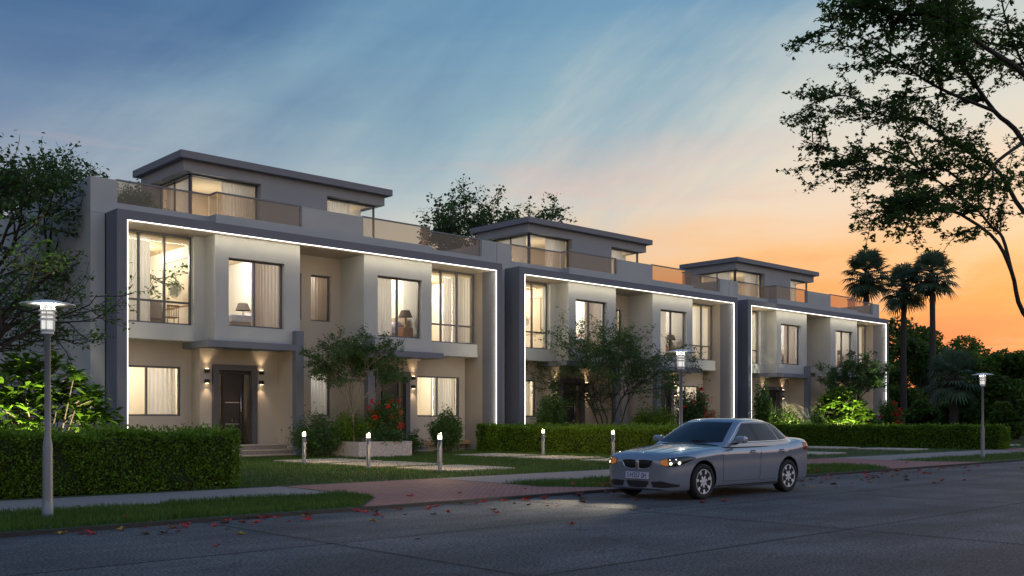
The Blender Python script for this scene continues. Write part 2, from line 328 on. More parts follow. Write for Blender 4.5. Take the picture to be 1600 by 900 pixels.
class MB:
    def __init__(s): s.v = []; s.f = []; s.m = []; s.sm = []
    def quad(s, pts, m=0, smooth=False):
        i = len(s.v); s.v += [tuple(p) for p in pts]; s.f.append(tuple(range(i, i + len(pts)))); s.m.append(m); s.sm.append(smooth)
    def mesh(s, vs, fs, m=0, smooth=False):
        i = len(s.v); s.v += [tuple(p) for p in vs]
        for f in fs: s.f.append(tuple(i + k for k in f)); s.m.append(m); s.sm.append(smooth)
    def box(s, x0, x1, y0, y1, z0, z1, m=0, bev=0.0):
        if x0 > x1: x0, x1 = x1, x0
        if y0 > y1: y0, y1 = y1, y0
        if bev <= 0:
            v = [(x, y, z) for z in (z0, z1) for y in (y0, y1) for x in (x0, x1)]
            s.mesh(v, [(0, 2, 3, 1), (4, 5, 7, 6), (0, 1, 5, 4), (2, 6, 7, 3), (0, 4, 6, 2), (1, 3, 7, 5)], m); return
        bm = bmesh.new(); bmesh.ops.create_cube(bm, size=1)
        for w in bm.verts: w.co = Vector((x0 + (w.co.x + .5) * (x1 - x0), y0 + (w.co.y + .5) * (y1 - y0), z0 + (w.co.z + .5) * (z1 - z0)))
        bmesh.ops.bevel(bm, geom=bm.edges[:], offset=bev, segments=2, affect='EDGES', profile=.6)
        bm.verts.ensure_lookup_table()
        s.mesh([w.co.copy() for w in bm.verts], [[w.index for w in f.verts] for f in bm.faces], m); bm.free()
    def tube(s, pts, rad, n=8, m=0, cap=True, smooth=True):
        pts = [Vector(p) for p in pts]; k = len(pts)
        if not hasattr(rad, '__len__'): rad = [rad] * k
        base = len(s.v); up = None
        for i, p in enumerate(pts):
            d = (pts[min(i + 1, k - 1)] - pts[max(i - 1, 0)])
            if d.length < 1e-9: d = Vector((0, 0, 1))
            d.normalize()
            if up is None: up = Vector((1, 0, 0)) if abs(d.z) > .8 else Vector((0, 0, 1))
            a = d.cross(up)
            if a.length < 1e-4: a = d.cross(Vector((0, 1, 0)))
            a.normalize(); b = d.cross(a); up = -b if False else up
            for j in range(n):
                t = 2 * math.pi * j / n
                s.v.append(tuple(p + a * (rad[i] * math.cos(t)) + b * (rad[i] * math.sin(t))))
        for i in range(k - 1):
            for j in range(n):
                q = (j + 1) % n
                s.f.append((base + i * n + j, base + (i + 1) * n + j, base + (i + 1) * n + q, base + i * n + q)); s.m.append(m); s.sm.append(smooth)
        if cap:
            s.f.append(tuple(base + j for j in range(n))); s.m.append(m); s.sm.append(False)
            s.f.append(tuple(base + (k - 1) * n + j for j in reversed(range(n)))); s.m.append(m); s.sm.append(False)
    def lathe(s, prof, c=(0, 0, 0), n=20, m=0, axis='Z', smooth=True):
        base = len(s.v); k = len(prof); c = Vector(c)
        for r, h in prof:
            for j in range(n):
                t = 2 * math.pi * j / n; a, b = r * math.cos(t), r * math.sin(t)
                p = (a, b, h) if axis == 'Z' else (a, h, b)
                s.v.append(tuple(c + Vector(p)))
        for i in range(k - 1):
            for j in range(n):
                q = (j + 1) % n
                s.f.append((base + i * n + j, base + i * n + q, base + (i + 1) * n + q, base + (i + 1) * n + j)); s.m.append(m); s.sm.append(smooth)
        for i in (0, k - 1):
            if prof[i][0] > 1e-6:
                s.f.append(tuple(base + i * n + j for j in range(n))); s.m.append(m); s.sm.append(False)
    def wall(s, x0, x1, z0, z1, y0, y1, ops=(), m=0):
        """a wall slab between y0 (front) and y1 with rectangular openings (x0,x1,z0,z1)"""
        xs = sorted({x0, x1, *[o[0] for o in ops], *[o[1] for o in ops]}); xs = [x for x in xs if x0 <= x <= x1]
        zs = sorted({z0, z1, *[o[2] for o in ops], *[o[3] for o in ops]}); zs = [z for z in zs if z0 <= z <= z1]
        def solid(i, j):
            if i < 0 or j < 0 or i >= len(xs) - 1 or j >= len(zs) - 1: return False
            cx, cz = (xs[i] + xs[i + 1]) / 2, (zs[j] + zs[j + 1]) / 2
            return not any(o[0] < cx < o[1] and o[2] < cz < o[3] for o in ops)
        for i in range(len(xs) - 1):
            for j in range(len(zs) - 1):
                if not solid(i, j): continue
                a, b, c, d = xs[i], xs[i + 1], zs[j], zs[j + 1]
                s.quad([(a, y0, c), (b, y0, c), (b, y0, d), (a, y0, d)], m)
                s.quad([(a, y1, c), (a, y1, d), (b, y1, d), (b, y1, c)], m)
                if not solid(i - 1, j): s.quad([(a, y0, c), (a, y0, d), (a, y1, d), (a, y1, c)], m)
                if not solid(i + 1, j): s.quad([(b, y0, c), (b, y1, c), (b, y1, d), (b, y0, d)], m)
                if not solid(i, j - 1): s.quad([(a, y0, c), (a, y1, c), (b, y1, c), (b, y0, c)], m)
                if not solid(i, j + 1): s.quad([(a, y0, d), (b, y0, d), (b, y1, d), (a, y1, d)], m)
    def build(s, name, mats, parent=None, loc=None):
        if not isinstance(mats, (list, tuple)): mats = [mats]
        off = root_loc(parent) if parent is not None else Vector(loc or (0, 0, 0))
        me = bpy.data.meshes.new(name)
        me.from_pydata([(a - off.x, b - off.y, c - off.z) for a, b, c in s.v], [], s.f)
        for x in mats: me.materials.append(x)
        me.polygons.foreach_set('material_index', s.m); me.polygons.foreach_set('use_smooth', s.sm)
        me.update()
        o = bpy.data.objects.new(name, me); COL.objects.link(o)
        if parent is not None: o.parent = parent
        else: o.location = off
        return o

def npmesh(name, V, F, mats, parent=None, loc=None, mi=None, smooth=False):
    """V (N,3) array, F (M,4) array of quads"""
    if not isinstance(mats, (list, tuple)): mats = [mats]
    off = np.array(root_loc(parent) if parent is not None else (loc or (0, 0, 0)), float)
    me = bpy.data.meshes.new(name); V = np.asarray(V, np.float32) - off.astype(np.float32); F = np.asarray(F, np.int32)
    me.vertices.add(len(V)); me.vertices.foreach_set('co', V.ravel())
    me.loops.add(F.size); me.loops.foreach_set('vertex_index', F.ravel())
    me.polygons.add(len(F)); me.polygons.foreach_set('loop_start', np.arange(0, F.size, F.shape[1], dtype=np.int32))
    for x in mats: me.materials.append(x)
    if mi is not None: me.polygons.foreach_set('material_index', np.asarray(mi, np.int32))
    if smooth: me.polygons.foreach_set('use_smooth', np.ones(len(F), bool))
    me.update(calc_edges=True); me.validate()
    o = bpy.data.objects.new(name, me); COL.objects.link(o)
    if parent is not None: o.parent = parent
    else: o.location = Vector(off.tolist())
    return o

def tag(o, label=None, cat=None, group=None, kind=None):
    if label: o['label'] = label
    if cat: o['category'] = cat
    if group: o['group'] = group
    if kind: o['kind'] = kind
    return o
def thing(name, loc, label, cat, group=None):
    o = bpy.data.objects.new(name, None); COL.objects.link(o); o.location = loc; o.empty_display_size = .2
    return tag(o, label, cat, group)
def dup(o, loc=None, rotz=None, parent=None, label=None, group=None):
    c = o.copy(); COL.objects.link(c)
    if parent is not None: c.parent = parent
    if loc is not None: c.location = loc
    if rotz is not None: c.rotation_euler = (0, 0, rotz)
    if label: c['label'] = label
    if group: c['group'] = group
    for ch in list(o.children): dup(ch, parent=c)
    return c
def lamp(name, kind, loc, energy, col, parent=None, size=.1, target=None, angle=60, blend=.6):
    d = bpy.data.lights.new(name, kind); d.energy = energy; d.color = col
    d.shadow_soft_size = size
    if kind == 'SPOT': d.spot_size = R(angle); d.spot_blend = blend
    o = bpy.data.objects.new(name, d); COL.objects.link(o)
    off = root_loc(parent) if parent is not None else Vector((0, 0, 0))
    o.location = Vector(loc) - off
    if target is not None: o.rotation_euler = (Vector(target) - Vector(loc)).to_track_quat('-Z', 'Y').to_euler()
    if parent is not None: o.parent = parent
    return o

# ------------------------------------------------------------------ ground, road, pavement
ZL = .05                                     # lawn, verge and pavement stand this much above the road
def sheet(name, polys, z, m, kind='structure', t=0.0):
    b = MB()
    for p in polys: b.quad([(x, y, z) for x, y in p])
    o = b.build(name, m); tag(o, kind=kind); return o
sheet('ground', [[(-700, -700), (900, -700), (900, 900), (-700, 900)]], -.03, MT['ground'])
sheet('road', [[(-90, 3.4), (190, 3.4), (190, 13.64), (-90, 13.64)]], 0.0, asphaltmat())
# tarred joints between the road's concrete bays
jb = MB()
def strip(b, p0, p1, w, z):
    p0, p1 = Vector((*p0, z)), Vector((*p1, z)); d = (p1 - p0).normalized(); n = Vector((-d.y, d.x, 0)) * (w / 2)
    b.quad([p0 - n, p1 - n, p1 + n, p0 + n])
for X in range(-40, 180, 6): strip(jb, (X + 4.6, 3.4), (X + 4.6, 13.6), .035, .004)
for Y in (6.8, 10.25): strip(jb, (-80, Y), (180, Y), .03, .004)
tag(jb.build('road_joint', MT['joint']), kind='structure')
PITCH = 19.27
def drive_poly(dx):
    return [(9.45 + dx, 13.74), (16.1 + dx, 13.74), (15.0 + dx, 15.2), (15.2 + dx, 16.6), (15.3 + dx, 19.05), (11.05 + dx, 19.05), (10.98 + dx, 17.4), (10.7 + dx, 15.2)]
D1, D2 = 0.0, 18.6
sheet('driveway', [drive_poly(D1), drive_poly(D2), drive_poly(D2 + 19.3), drive_poly(D1 - 19.3)], ZL + .004, MT['drive'])
gaps = sorted([D1 - 19.3, D1, D2, D2 + 19.3])
vb = MB(); pv = MB()
edges = [-90] + sum([[11.02 + g, 15.2 + g] for g in gaps], []) + [190]
for i in range(0, len(edges), 2):
    a, b_ = edges[i], edges[i + 1]
    pv.quad([(a, 16.7, ZL), (b_, 16.7, ZL), (b_, 19.1, ZL), (a, 19.1, ZL)])
tag(pv.build('pavement', MT['pavement']), kind='structure')
VERGES = []
prev = -90
for g in gaps + [None]:
    l = prev; r = (10.72 + g) if g is not None else 190
    if g is not None: VERGES.append(((l if l < -50 else l), r, 9.4 + g))
    else: VERGES.append((l, 190, 190))
    prev = (15.0 + g) if g is not None else 0
pr = -90
for i, (l, r, rk) in enumerate(VERGES):
    lk = -90 if i == 0 else 16.15 + gaps[i - 1]
    ll = -90 if i == 0 else 15.05 + gaps[i - 1]
    vb.quad([(lk, 13.74, ZL), (rk, 13.74, ZL), (r, 15.2, ZL), (r + .25 if r < 189 else r, 16.7, ZL), (ll + .1, 16.7, ZL), (ll, 15.2, ZL)])
tag(vb.build('verge', MT['verge']), kind='structure')
sheet('lawn', [[(-90, 19.14), (190, 19.14), (190, 140), (-90, 140)]], ZL - .004, MT['lawn'])
kb = MB()
kb.box(-90, 190, 13.64, 13.73, -.02, ZL + .004)  # low roadside strip, its dark colour standing in for the shadow gap
kb.box(-90, 190, 19.05, 19.14, -.02, ZL - .006)
for g in gaps:
    for p0, p1 in (((9.43 + g, 13.76), (10.7 + g, 15.2)), ((10.7 + g, 15.2), (11.03 + g, 19.05)), ((16.12 + g, 13.76), (15.02 + g, 15.2)), ((15.02 + g, 15.2), (15.24 + g, 19.05))):
        strip(kb, p0, p1, .05, ZL + .008)
tag(kb.build('kerb', MT['kerb']), kind='structure')
sheet('near_verge', [[(-90, -60), (190, -60), (190, 3.3), (-90, 3.3)]], ZL, MT['verge'])
k2 = MB(); k2.box(-90, 190, 3.3, 3.4, -.02, .10); tag(k2.build('near_kerb', MT['pavement']), kind='structure')

rng = np.random.default_rng(7)
def blades(xy, h, w, seed, z=ZL):
    g = np.random.default_rng(seed); n = len(xy)
    a = g.uniform(0, 2 * np.pi, n); hh = h * g.uniform(.55, 1.25, n); lean = g.normal(0, .35, (n, 2)) * hh[:, None]
    dx, dy = np.cos(a) * w / 2, np.sin(a) * w / 2
    V = np.zeros((n, 4, 3)); x, y = xy[:, 0], xy[:, 1]
    V[:, 0] = np.stack([x - dx, y - dy, np.full(n, z - .004)], 1); V[:, 1] = np.stack([x + dx, y + dy, np.full(n, z - .004)], 1)
    tx, ty = x + lean[:, 0], y + lean[:, 1]
    V[:, 2] = np.stack([tx + dx * .25, ty + dy * .25, z + hh], 1); V[:, 3] = np.stack([tx - dx * .25, ty - dy * .25, z + hh], 1)
    return V.reshape(-1, 3), np.arange(4 * n).reshape(-1, 4)
def inverge(p):
    x, y = p[:, 0], p[:, 1]; ok = np.ones(len(p), bool)
    for g in gaps:
        left = np.where(y < 15.2, 9.4 + (y - 13.7) * .88, 10.72 + (y - 15.2) * .08) + g
        right = np.where(y < 15.2, 16.15 - (y - 13.7) * .75, 15.02 + (y - 15.2) * .06) + g
        ok &= ~((x > left - .05) & (x < right + .05))
    return ok
def scatter(n, x0, x1, y0, y1): return np.stack([rng.uniform(x0, x1, n), rng.uniform(y0, y1, n)], 1)
p = np.concatenate([scatter(30000, 2.5, 12, 13.76, 16.6 ), scatter(26000, 14, 31, 13.76, 16.6), scatter(12000, 33, 60, 13.76, 16.6)])
edge = 16.55 + .28 * np.sin(p[:, 0] * 1.7) + .15 * np.sin(p[:, 0] * 4.3) ; p = p[(p[:, 1] < edge)]
p = p[inverge(p)]
V, F = blades(p, .085, .012, 1); tag(npmesh('verge_grass', V, F, MT['blade']), kind='stuff')
p = np.concatenate([scatter(70000, 9, 32, 19.2, 34), scatter(20000, 32, 66, 19.2, 33)])
V, F = blades(p, .06, .018, 2, ZL); tag(npmesh('lawn_grass', V, F, MT['blade']), kind='stuff')
#@@HOUSES
# ------------------------------------------------------------------ the terraced villas
CX0 = 22.65
def window(par, x0, x1, z0, z1, y, mull=(), trans=(), fw=.07, sill=False, depth=.09):
    b = MB(); d0, d1 = y, y + depth
    b.box(x0, x0 + fw, d0, d1, z0, z1); b.box(x1 - fw, x1, d0, d1, z0, z1)
    b.box(x0 + fw, x1 - fw, d0, d1, z0, z0 + fw); b.box(x0 + fw, x1 - fw, d0, d1, z1 - fw, z1)
    for mx in mull: b.box(mx - fw / 2, mx + fw / 2, d0 - .004, d1 + .004, z0 + fw, z1 - fw)
    ms = sorted([x0 + fw] + [q for mx in mull for q in (mx - fw / 2, mx + fw / 2)] + [x1 - fw])
    for tz in trans:
        for i in range(0, len(ms), 2): b.box(ms[i], ms[i + 1], d0, d1, tz - fw / 2, tz + fw / 2)
    w = b.build('window', MT['alu'], par)
    g = MB(); g.quad([(x0 + fw / 2, y + depth / 2, z0 + fw / 2), (x1 - fw / 2, y + depth / 2, z0 + fw / 2), (x1 - fw / 2, y + depth / 2, z1 - fw / 2), (x0 + fw / 2, y + depth / 2, z1 - fw / 2)])
    g.build('pane', MT['glass'], w)
    return w

def make_villa():
    cx = CX0
    r = thing('villa', (cx, 38.0, 0), "nearest modern two storey villa with grey lit portal frame and rooftop room", 'house', 'identical lit villas in a row')
    X = lambda s, u: cx + s * u
    W = MB()                                                   # cream walls
    P = MB()                                                   # pale grey volumes
    # ground-floor walls, recess wall, projecting door walls
    for s in (-1, 1):
        o = [(min(X(s, 5.72), X(s, 8.36)), max(X(s, 5.72), X(s, 8.36)), 1.62, 3.53)]
        a, b_ = sorted((X(s, 5.27), X(s, 9.55))); W.wall(a, b_, 0, 4.47, 37.0, 37.25, o)
        a, b_ = sorted((X(s, 1.9), X(s, 5.27)))
        da, db = sorted((X(s, 2.95), X(s, 4.70)))
        W.wall(a, b_, 0, 4.6, 36.3, 36.55, [(da, db, .5, 3.6)])
        W.box(X(s, 5.02), X(s, 5.27), 36.55, 37.0, 0, 4.6)
        W.box(X(s, 1.55), X(s, 1.9), 35.15, 37.0, 0, 4.47)      # fin beside the porch
        P.box(X(s, 5.2), X(s, 9.55), 36.05, 36.995, 4.47, 4.60)  # floor slab of the corner bay
        P.box(X(s, 5.2), X(s, 8.7), 36.05, 36.28, 4.60, 5.07)   # spandrel
        P.box(X(s, 5.2), X(s, 5.62), 36.05, 36.45, 5.07, 8.5)   # pier
        a, b_ = sorted((X(s, 1.55), X(s, 5.2)))
        wa, wb = sorted((X(s, 2.25), X(s, 4.65)))
        P.wall(a, b_, 4.49, 8.5, 35.15, 35.42, [(wa, wb, 5.07, 7.68)])
        P.box(a, b_, 35.42, 36.3, 4.49, 4.72)
        for uu in (1.55, 5.0): P.box(X(s, uu), X(s, uu + .2), 35.42, 37.0, 4.72, 8.5)
    W.wall(cx - 1.55, cx + 1.55, 0, 8.5, 36.95, 37.2, [(cx - 1.39, cx - .39, 1.62, 3.52), (cx + .07, cx + 1.06, 1.62, 3.52), (cx - 1.39, cx - .39, 5.71, 7.68), (cx + .07, cx + 1.06, 5.71, 7.68)])
    # flanks and back of the block
    for s in (-1, 1):
        a, b_ = sorted((X(s, 9.12), X(s, 9.62))); P.box(a, b_, 35.7, 46.5, 0, 8.8)
        P.box(X(s, 9.42), X(s, 9.62), 36.0, 46.5, 8.8, 10.06)
    P.box(cx - 9.12, cx + 9.12, 46.2, 46.5, 0, 10.06)
    W.build('wall', MT['wall'], r)
    P.build('upper_wall', MT['pale'], r)
    # roof deck and parapets
    D = MB(); D.box(cx - 9.1, cx + 9.1, 36.3, 46.2, 8.62, 8.98); D.build('roof_deck', MT['roofdeck'], r)
    Q = MB()
    for s in (-1, 1):
        Q.box(X(s, 5.2), X(s, 9.62), 35.7, 35.95, 8.81, 9.25)
        Q.box(X(s, 8.68), X(s, 9.62), 35.7, 35.95, 9.25, 10.06)
        Q.box(X(s, 1.48), X(s, 5.2), 35.1, 35.35, 8.845, 9.25)
        Q.box(X(s, 5.0), X(s, 5.2), 35.35, 35.95, 8.845, 9.25)
    Q.box(cx - 1.48, cx + 1.48, 35.1, 35.35, 8.845, 10.06)
    Q.box(cx - 5.2, cx + 5.2, 35.352, 36.3, 8.66, 9.0)
    Q.box(cx - 9.1, cx - 5.2, 35.95, 36.3, 8.66, 9.0); Q.box(cx + 5.2, cx + 9.1, 35.95, 36.3, 8.66, 9.0)
    Q.build('parapet', MT['pale'], r)
    for s in (-1, 1):
        g = MB()
        for (u0, u1, y) in ((1.5, 5.08, 35.2), (5.14, 8.66, 35.82)):
            a, b_ = sorted((X(s, u0), X(s, u1)))
            g.quad([(a, y, 9.25), (b_, y, 9.25), (b_, y, 10.06), (a, y, 10.06)])
        x = X(s, 5.11); g.quad([(x, 35.2, 9.25), (x, 35.82, 9.25), (x, 35.82, 10.06), (x, 35.2, 10.06)])
        bl = g.build('balustrade', MT['bronze'], r)
        h = MB()
        h.box(X(s, 1.48), X(s, 5.14), 35.17, 35.23, 10.062, 10.12); h.box(X(s, 5.08), X(s, 5.14), 35.23, 35.79, 10.062, 10.12); h.box(X(s, 5.08), X(s, 8.68), 35.79, 35.85, 10.062, 10.12)
        h.build('handrail', MT['fascia'], bl)
    # portal frame with its light strip
    f = MB()
    f.box(cx - 9.08, cx + 9.08, 34.7, 36.3, 8.5, 8.84)
    for s in (-1, 1): f.box(X(s, 8.72), X(s, 9.08), 34.7, 35.72, 0, 8.5)
    fr = f.build('portal_frame', MT['frame'], r)
    for s in (-1, 1): jm = MB(); jm.box(X(s, 8.716), X(s, 8.95), 35.72, 37.0, 0, 8.5); jm.build('jamb_lining', MT['wall'], fr)
    so = MB(); so.box(cx - 8.70, cx + 8.70, 34.90, 36.3, 8.485, 8.499); so.box(cx - 1.55, cx + 1.55, 36.3, 36.95, 8.485, 8.56); so.build('soffit', MT['wall'], fr)
    l = MB(); l.box(cx - 8.72, cx + 8.72, 34.694, 34.72, 8.476, 8.50)
    for s in (-1, 1): l.box(X(s, 8.696), X(s, 8.72), 34.694, 34.72, .03, 8.476)
    l.build('light_strip', MT['led'], fr)
    def strip_lamp(loc, tgt, ln):
        d = bpy.data.lights.new('strip_glow', 'AREA'); d.shape = 'RECTANGLE'; d.size = ln; d.size_y = .03; d.energy = ln * 2.6; d.color = (1, .88, .66)
        o = bpy.data.objects.new('strip_glow', d); COL.objects.link(o); o.parent = r
        z = -(Vector(tgt) - Vector(loc)).normalized(); x = Vector((1, 0, 0)) if abs(z.x) < .3 else Vector((0, 0, 1)); y = z.cross(x).normalized(); x = y.cross(z)
        m = Matrix((x, y, z)).transposed().to_4x4(); m.translation = Vector(loc) - r.location; o.matrix_local = m
    strip_lamp((cx, 34.76, 8.45), (cx, 35.35, 7.8), 17.3)
    for s in (-1, 1): strip_lamp((X(s, 8.67), 34.76, 4.3), (X(s, 8.3), 35.5, 4.3), 8.2)
    # canopies and grey piers over the porches
    for s in (-1, 1):
        c = MB(); c.box(X(s, 1.9), X(s, 5.65), 34.85, 36.29, 4.22, 4.468); c.box(X(s, 5.275), X(s, 5.65), 36.29, 36.99, 4.22, 4.468); c.build('canopy', MT['frame'], r)
        c = MB(); c.box(X(s, 1.55), X(s, 1.9), 34.85, 35.145, 0, 5.02); c.build('porch_pier', MT['frame'], r)
        st = MB()
        for y0, z in ((35.55, .5), (35.15, .3), (34.80, .12)):
            st.box(X(s, 1.92), X(s, 5.0), y0, 36.28, ZL - .02 if z < .2 else z - .2, z)
            st.box(X(s, 1.91), X(s, 5.02), y0 - .03, y0 + .38, z - .035, z + .003, 1)
        st.build('steps', [MT['stepstone'], MT['slab']], r)
        # front door
        d = MB(); da, db = sorted((X(s, 2.9), X(s, 4.75)))
        d.box(da - .02, da + .22, 36.16, 36.42, .505, 3.64); d.box(db - .22, db + .02, 36.16, 36.42, .505, 3.64); d.box(da + .22, db - .22, 36.16, 36.42, 3.42, 3.64)
        dr = d.build('door', MT['doorframe'], r)
        lf = MB(); la, lb = da + .48, db - .56
        lf.box(la, lb, 36.34, 36.40, .51, 3.28, bev=.01); lf.box(da + .22, db - .22, 36.30, 36.42, 3.28, 3.42)
        lf.box(la - .05, la, 36.31, 36.41, .505, 3.28); lf.box(lb, lb + .06, 36.31, 36.41, .505, 3.28)
        lf.box(da + .22, db - .22, 36.33, 36.41, .505, .62) if False else None
        lf.build('door_leaf', MT['doorwood'], dr)
        hb = MB()
        for z in (1.3, 2.15): hb.box(la + .08, lb - .12, 36.332, 36.339, z, z + .025)
        hb.tube([(lb - .09, 36.27, 1.15), (lb - .09, 36.27, 2.75)], .016, 8)
        for z in (1.3, 2.6): hb.tube([(lb - .09, 36.27, z), (lb - .09, 36.345, z)], .010, 6)
        hb.build('door_handle', MT['steel'], dr)
        gl = MB()
        for a, b_ in ((da + .22, la - .05), (lb + .06, db - .22)):
            gl.quad([(a, 36.37, .51), (b_, 36.37, .51), (b_, 36.37, 3.28), (a, 36.37, 3.28)])
        gl.build('side_light', MT['glass'], dr)
        # pairs of wall lights
        for u in (5.0, 2.67):
            for z, up in ((3.30, 1), (2.90, 0)):
                w = MB(); x = X(s, u)
                w.box(x - .07, x + .07, 36.15, 36.294, z, z + .15, bev=.012)
                w.box(x - .095, x + .095, 36.16, 36.292, z + .06, z + .09, bev=.006)
                wl = w.build('wall_light', MT['darkmetal'], r)
                e = MB(); zz = z + .156 if up else z - .006
                e.box(x - .05, x + .05, 36.17, 36.27, zz - .003, zz + .003); e.build('lamp_lens', MT['sconceglow'], wl)
                lamp('wall_light_beam', 'SPOT', (x, 36.14, z + (.20 if up else -.05)), 15, (1, .72, .44), r, .06, (x, 36.30, z + (1.6 if up else -1.5)), 80, .8)
    # windows
    for s in (-1, 1):
        a, b_ = sorted((X(s, 5.62), X(s, 8.70))); window(r, a, b_, 5.07, 8.48, 36.30, [X(s, 6.67), X(s, 7.65)], [5.93], .075)
        a, b_ = sorted((X(s, 2.25), X(s, 4.65))); window(r, a, b_, 5.07, 7.68, 35.34, [(a + b_) / 2 - .02])
        a, b_ = sorted((X(s, 5.72), X(s, 8.36))); window(r, a, b_, 1.62, 3.53, 37.06, [X(s, 7.04)])
    for x0, x1 in ((-1.39, -.39), (.07, 1.06)):
        for z0, z1 in ((1.62, 3.52), (5.71, 7.68)): window(r, cx + x0, cx + x1, z0, z1, 37.08, [], [], .06)
    # rooftop room
    B = MB()
    B.wall(cx - 4.95, cx + 4.95, 11.55, 12.0, 38.4, 38.7)
    for s in (-1, 1): B.box(X(s, 4.65), X(s, 4.95), 38.7, 42.3, 11.55, 12.0)
    B.box(cx - 4.65, cx + 4.65, 38.7, 42.3, 11.55, 11.75)
    B.box(cx - 1.5, cx + 1.8, 38.4, 38.75, 8.98, 11.55)
    B.box(cx - 4.95, cx + 4.95, 42.3, 42.6, 8.98, 12.0)
    for s in (-1, 1): B.box(X(s, 4.4), X(s, 4.95), 41.6, 42.3, 8.98, 11.55)
    B.build('rooftop_room', MT['pent'], r)
    pr = MB(); pr.box(cx - 5.2, cx + 5.2, 38.1, 42.9, 12.0, 12.29); pr.build('roof', MT['fascia'], r)
    a = window(r, cx - 4.5, cx - 1.5, 8.98, 11.545, 38.72, [], [], .06)
    a = window(r, cx + 1.8, cx + 4.6, 8.98, 11.545, 38.72, [], [], .06)
    for xx in (cx - 4.5, cx + 4.6):
        b = MB(); b.box(xx - .03, xx + .03, 38.82, 38.87, 8.98, 11.545); b.box(xx - .03, xx + .03, 41.54, 41.6, 8.98, 11.545); b.box(xx - .03, xx + .03, 40.2, 40.26, 9.03, 11.50); b.box(xx - .03, xx + .03, 38.87, 41.54, 8.98, 9.03); b.box(xx - .03, xx + .03, 38.87, 41.54, 11.50, 11.545)
        w = b.build('window', MT['alu'], r)
        g = MB(); g.quad([(xx, 38.87, 8.98), (xx, 41.54, 8.98), (xx, 41.54, 11.54), (xx, 38.87, 11.54)]); g.build('pane', MT['glass'], w)
    # rooms behind the windows
    I = MB()
    def slab(nm, m, *a): q = MB(); q.box(*a); q.build(nm, MT[m], r)
    for s in (-1, 1):
        I.box(X(s, 1.75), X(s, 9.1), 41.0, 41.15, 0, 8.6)                       # back walls
        I.box(X(s, 5.02), X(s, 5.22), 37.0, 41.0, 0, 8.6)                       # party wall of the corner rooms
        I.box(X(s, 8.96), X(s, 9.1), 37.0, 41.0, 0, 8.6)
        I.box(X(s, 1.60), X(s, 1.75), 37.2, 41.0, 0, 8.6)
        slab('interior_ceiling', 'inceil', X(s, 1.75), X(s, 5.0), 35.43, 41.0, 8.30, 8.48); slab('interior_ceiling', 'inceil', X(s, 5.22), X(s, 8.96), 36.45, 41.0, 8.34, 8.48)
        slab('interior_floor', 'infloor', X(s, 1.75), X(s, 5.0), 36.31, 41.0, 4.3, 5.04); slab('interior_floor', 'infloor', X(s, 5.22), X(s, 8.96), 36.46, 41.0, 4.62, 5.04)
        slab('interior_floor', 'infloor', X(s, 1.75), X(s, 9.1), 36.6, 41.0, .3, .5)
        slab('interior_ceiling', 'inceil', X(s, 5.22), X(s, 8.96), 37.26, 41.0, 4.1, 4.28); slab('interior_ceiling', 'inceil', X(s, 1.75), X(s, 5.0), 36.56, 41.0, 4.1, 4.28)
    I.box(cx - 1.6, cx + 1.6, 38.6, 38.7, 0, 8.6); slab('interior_ceiling', 'inceil', cx - 1.6, cx + 1.6, 37.2, 38.6, 8.2, 8.4); slab('interior_floor', 'infloor', cx - 1.6, cx + 1.6, 37.2, 38.6, 4.3, 4.6)
    I.box(cx - 1.45, cx + 1.75, 38.76, 38.82, 9.0, 11.5)
    I.box(cx - 4.38, cx + 4.38, 42.2, 42.29, 8.99, 11.54)
    I.build('interior_wall', MT['inwall'], r);
    slab('interior_ceiling', 'inceil', cx - 4.3, cx + 4.4, 38.95, 42.15, 11.49, 11.542)
    warm, neutral = (1, .90, .75), (1, .97, .93)
    for s in (-1, 1):
        lamp('room_light', 'POINT', (X(s, 7.1), 38.9, 7.9), 260, warm, r, .25)
        lamp('room_light', 'POINT', (X(s, 3.4), 38.2, 7.9), 260, neutral if s < 0 else warm, r, .25)
        lamp('room_light', 'POINT', (X(s, 7.1), 39.2, 3.8), 190, warm, r, .25)
        lamp('hall_light', 'POINT', (X(s, 3.6), 38.5, 3.7), 3, warm, r, .2)
        lamp('rooftop_light', 'POINT', (X(s, 3.0), 40.4, 10.2), 60, warm, r, .25)
    lamp('stair_light', 'POINT', (cx + .2, 38.1, 7.6), 45, neutral, r, .15)
    lamp('stair_light', 'POINT', (cx + .2, 38.1, 3.6), 45, neutral, r, .15)
    return r
villa = make_villa()
VN = ['nearest', 'middle', 'farthest']
villas = [villa]
for k in (1, 2):
    villas.append(dup(villa, (CX0 + PITCH * k, 38.0, 0), label=["middle modern villa of the three, with a bushy tree before its portal frame", "farthest modern villa of the three, beside the tall palms"][k - 1]))

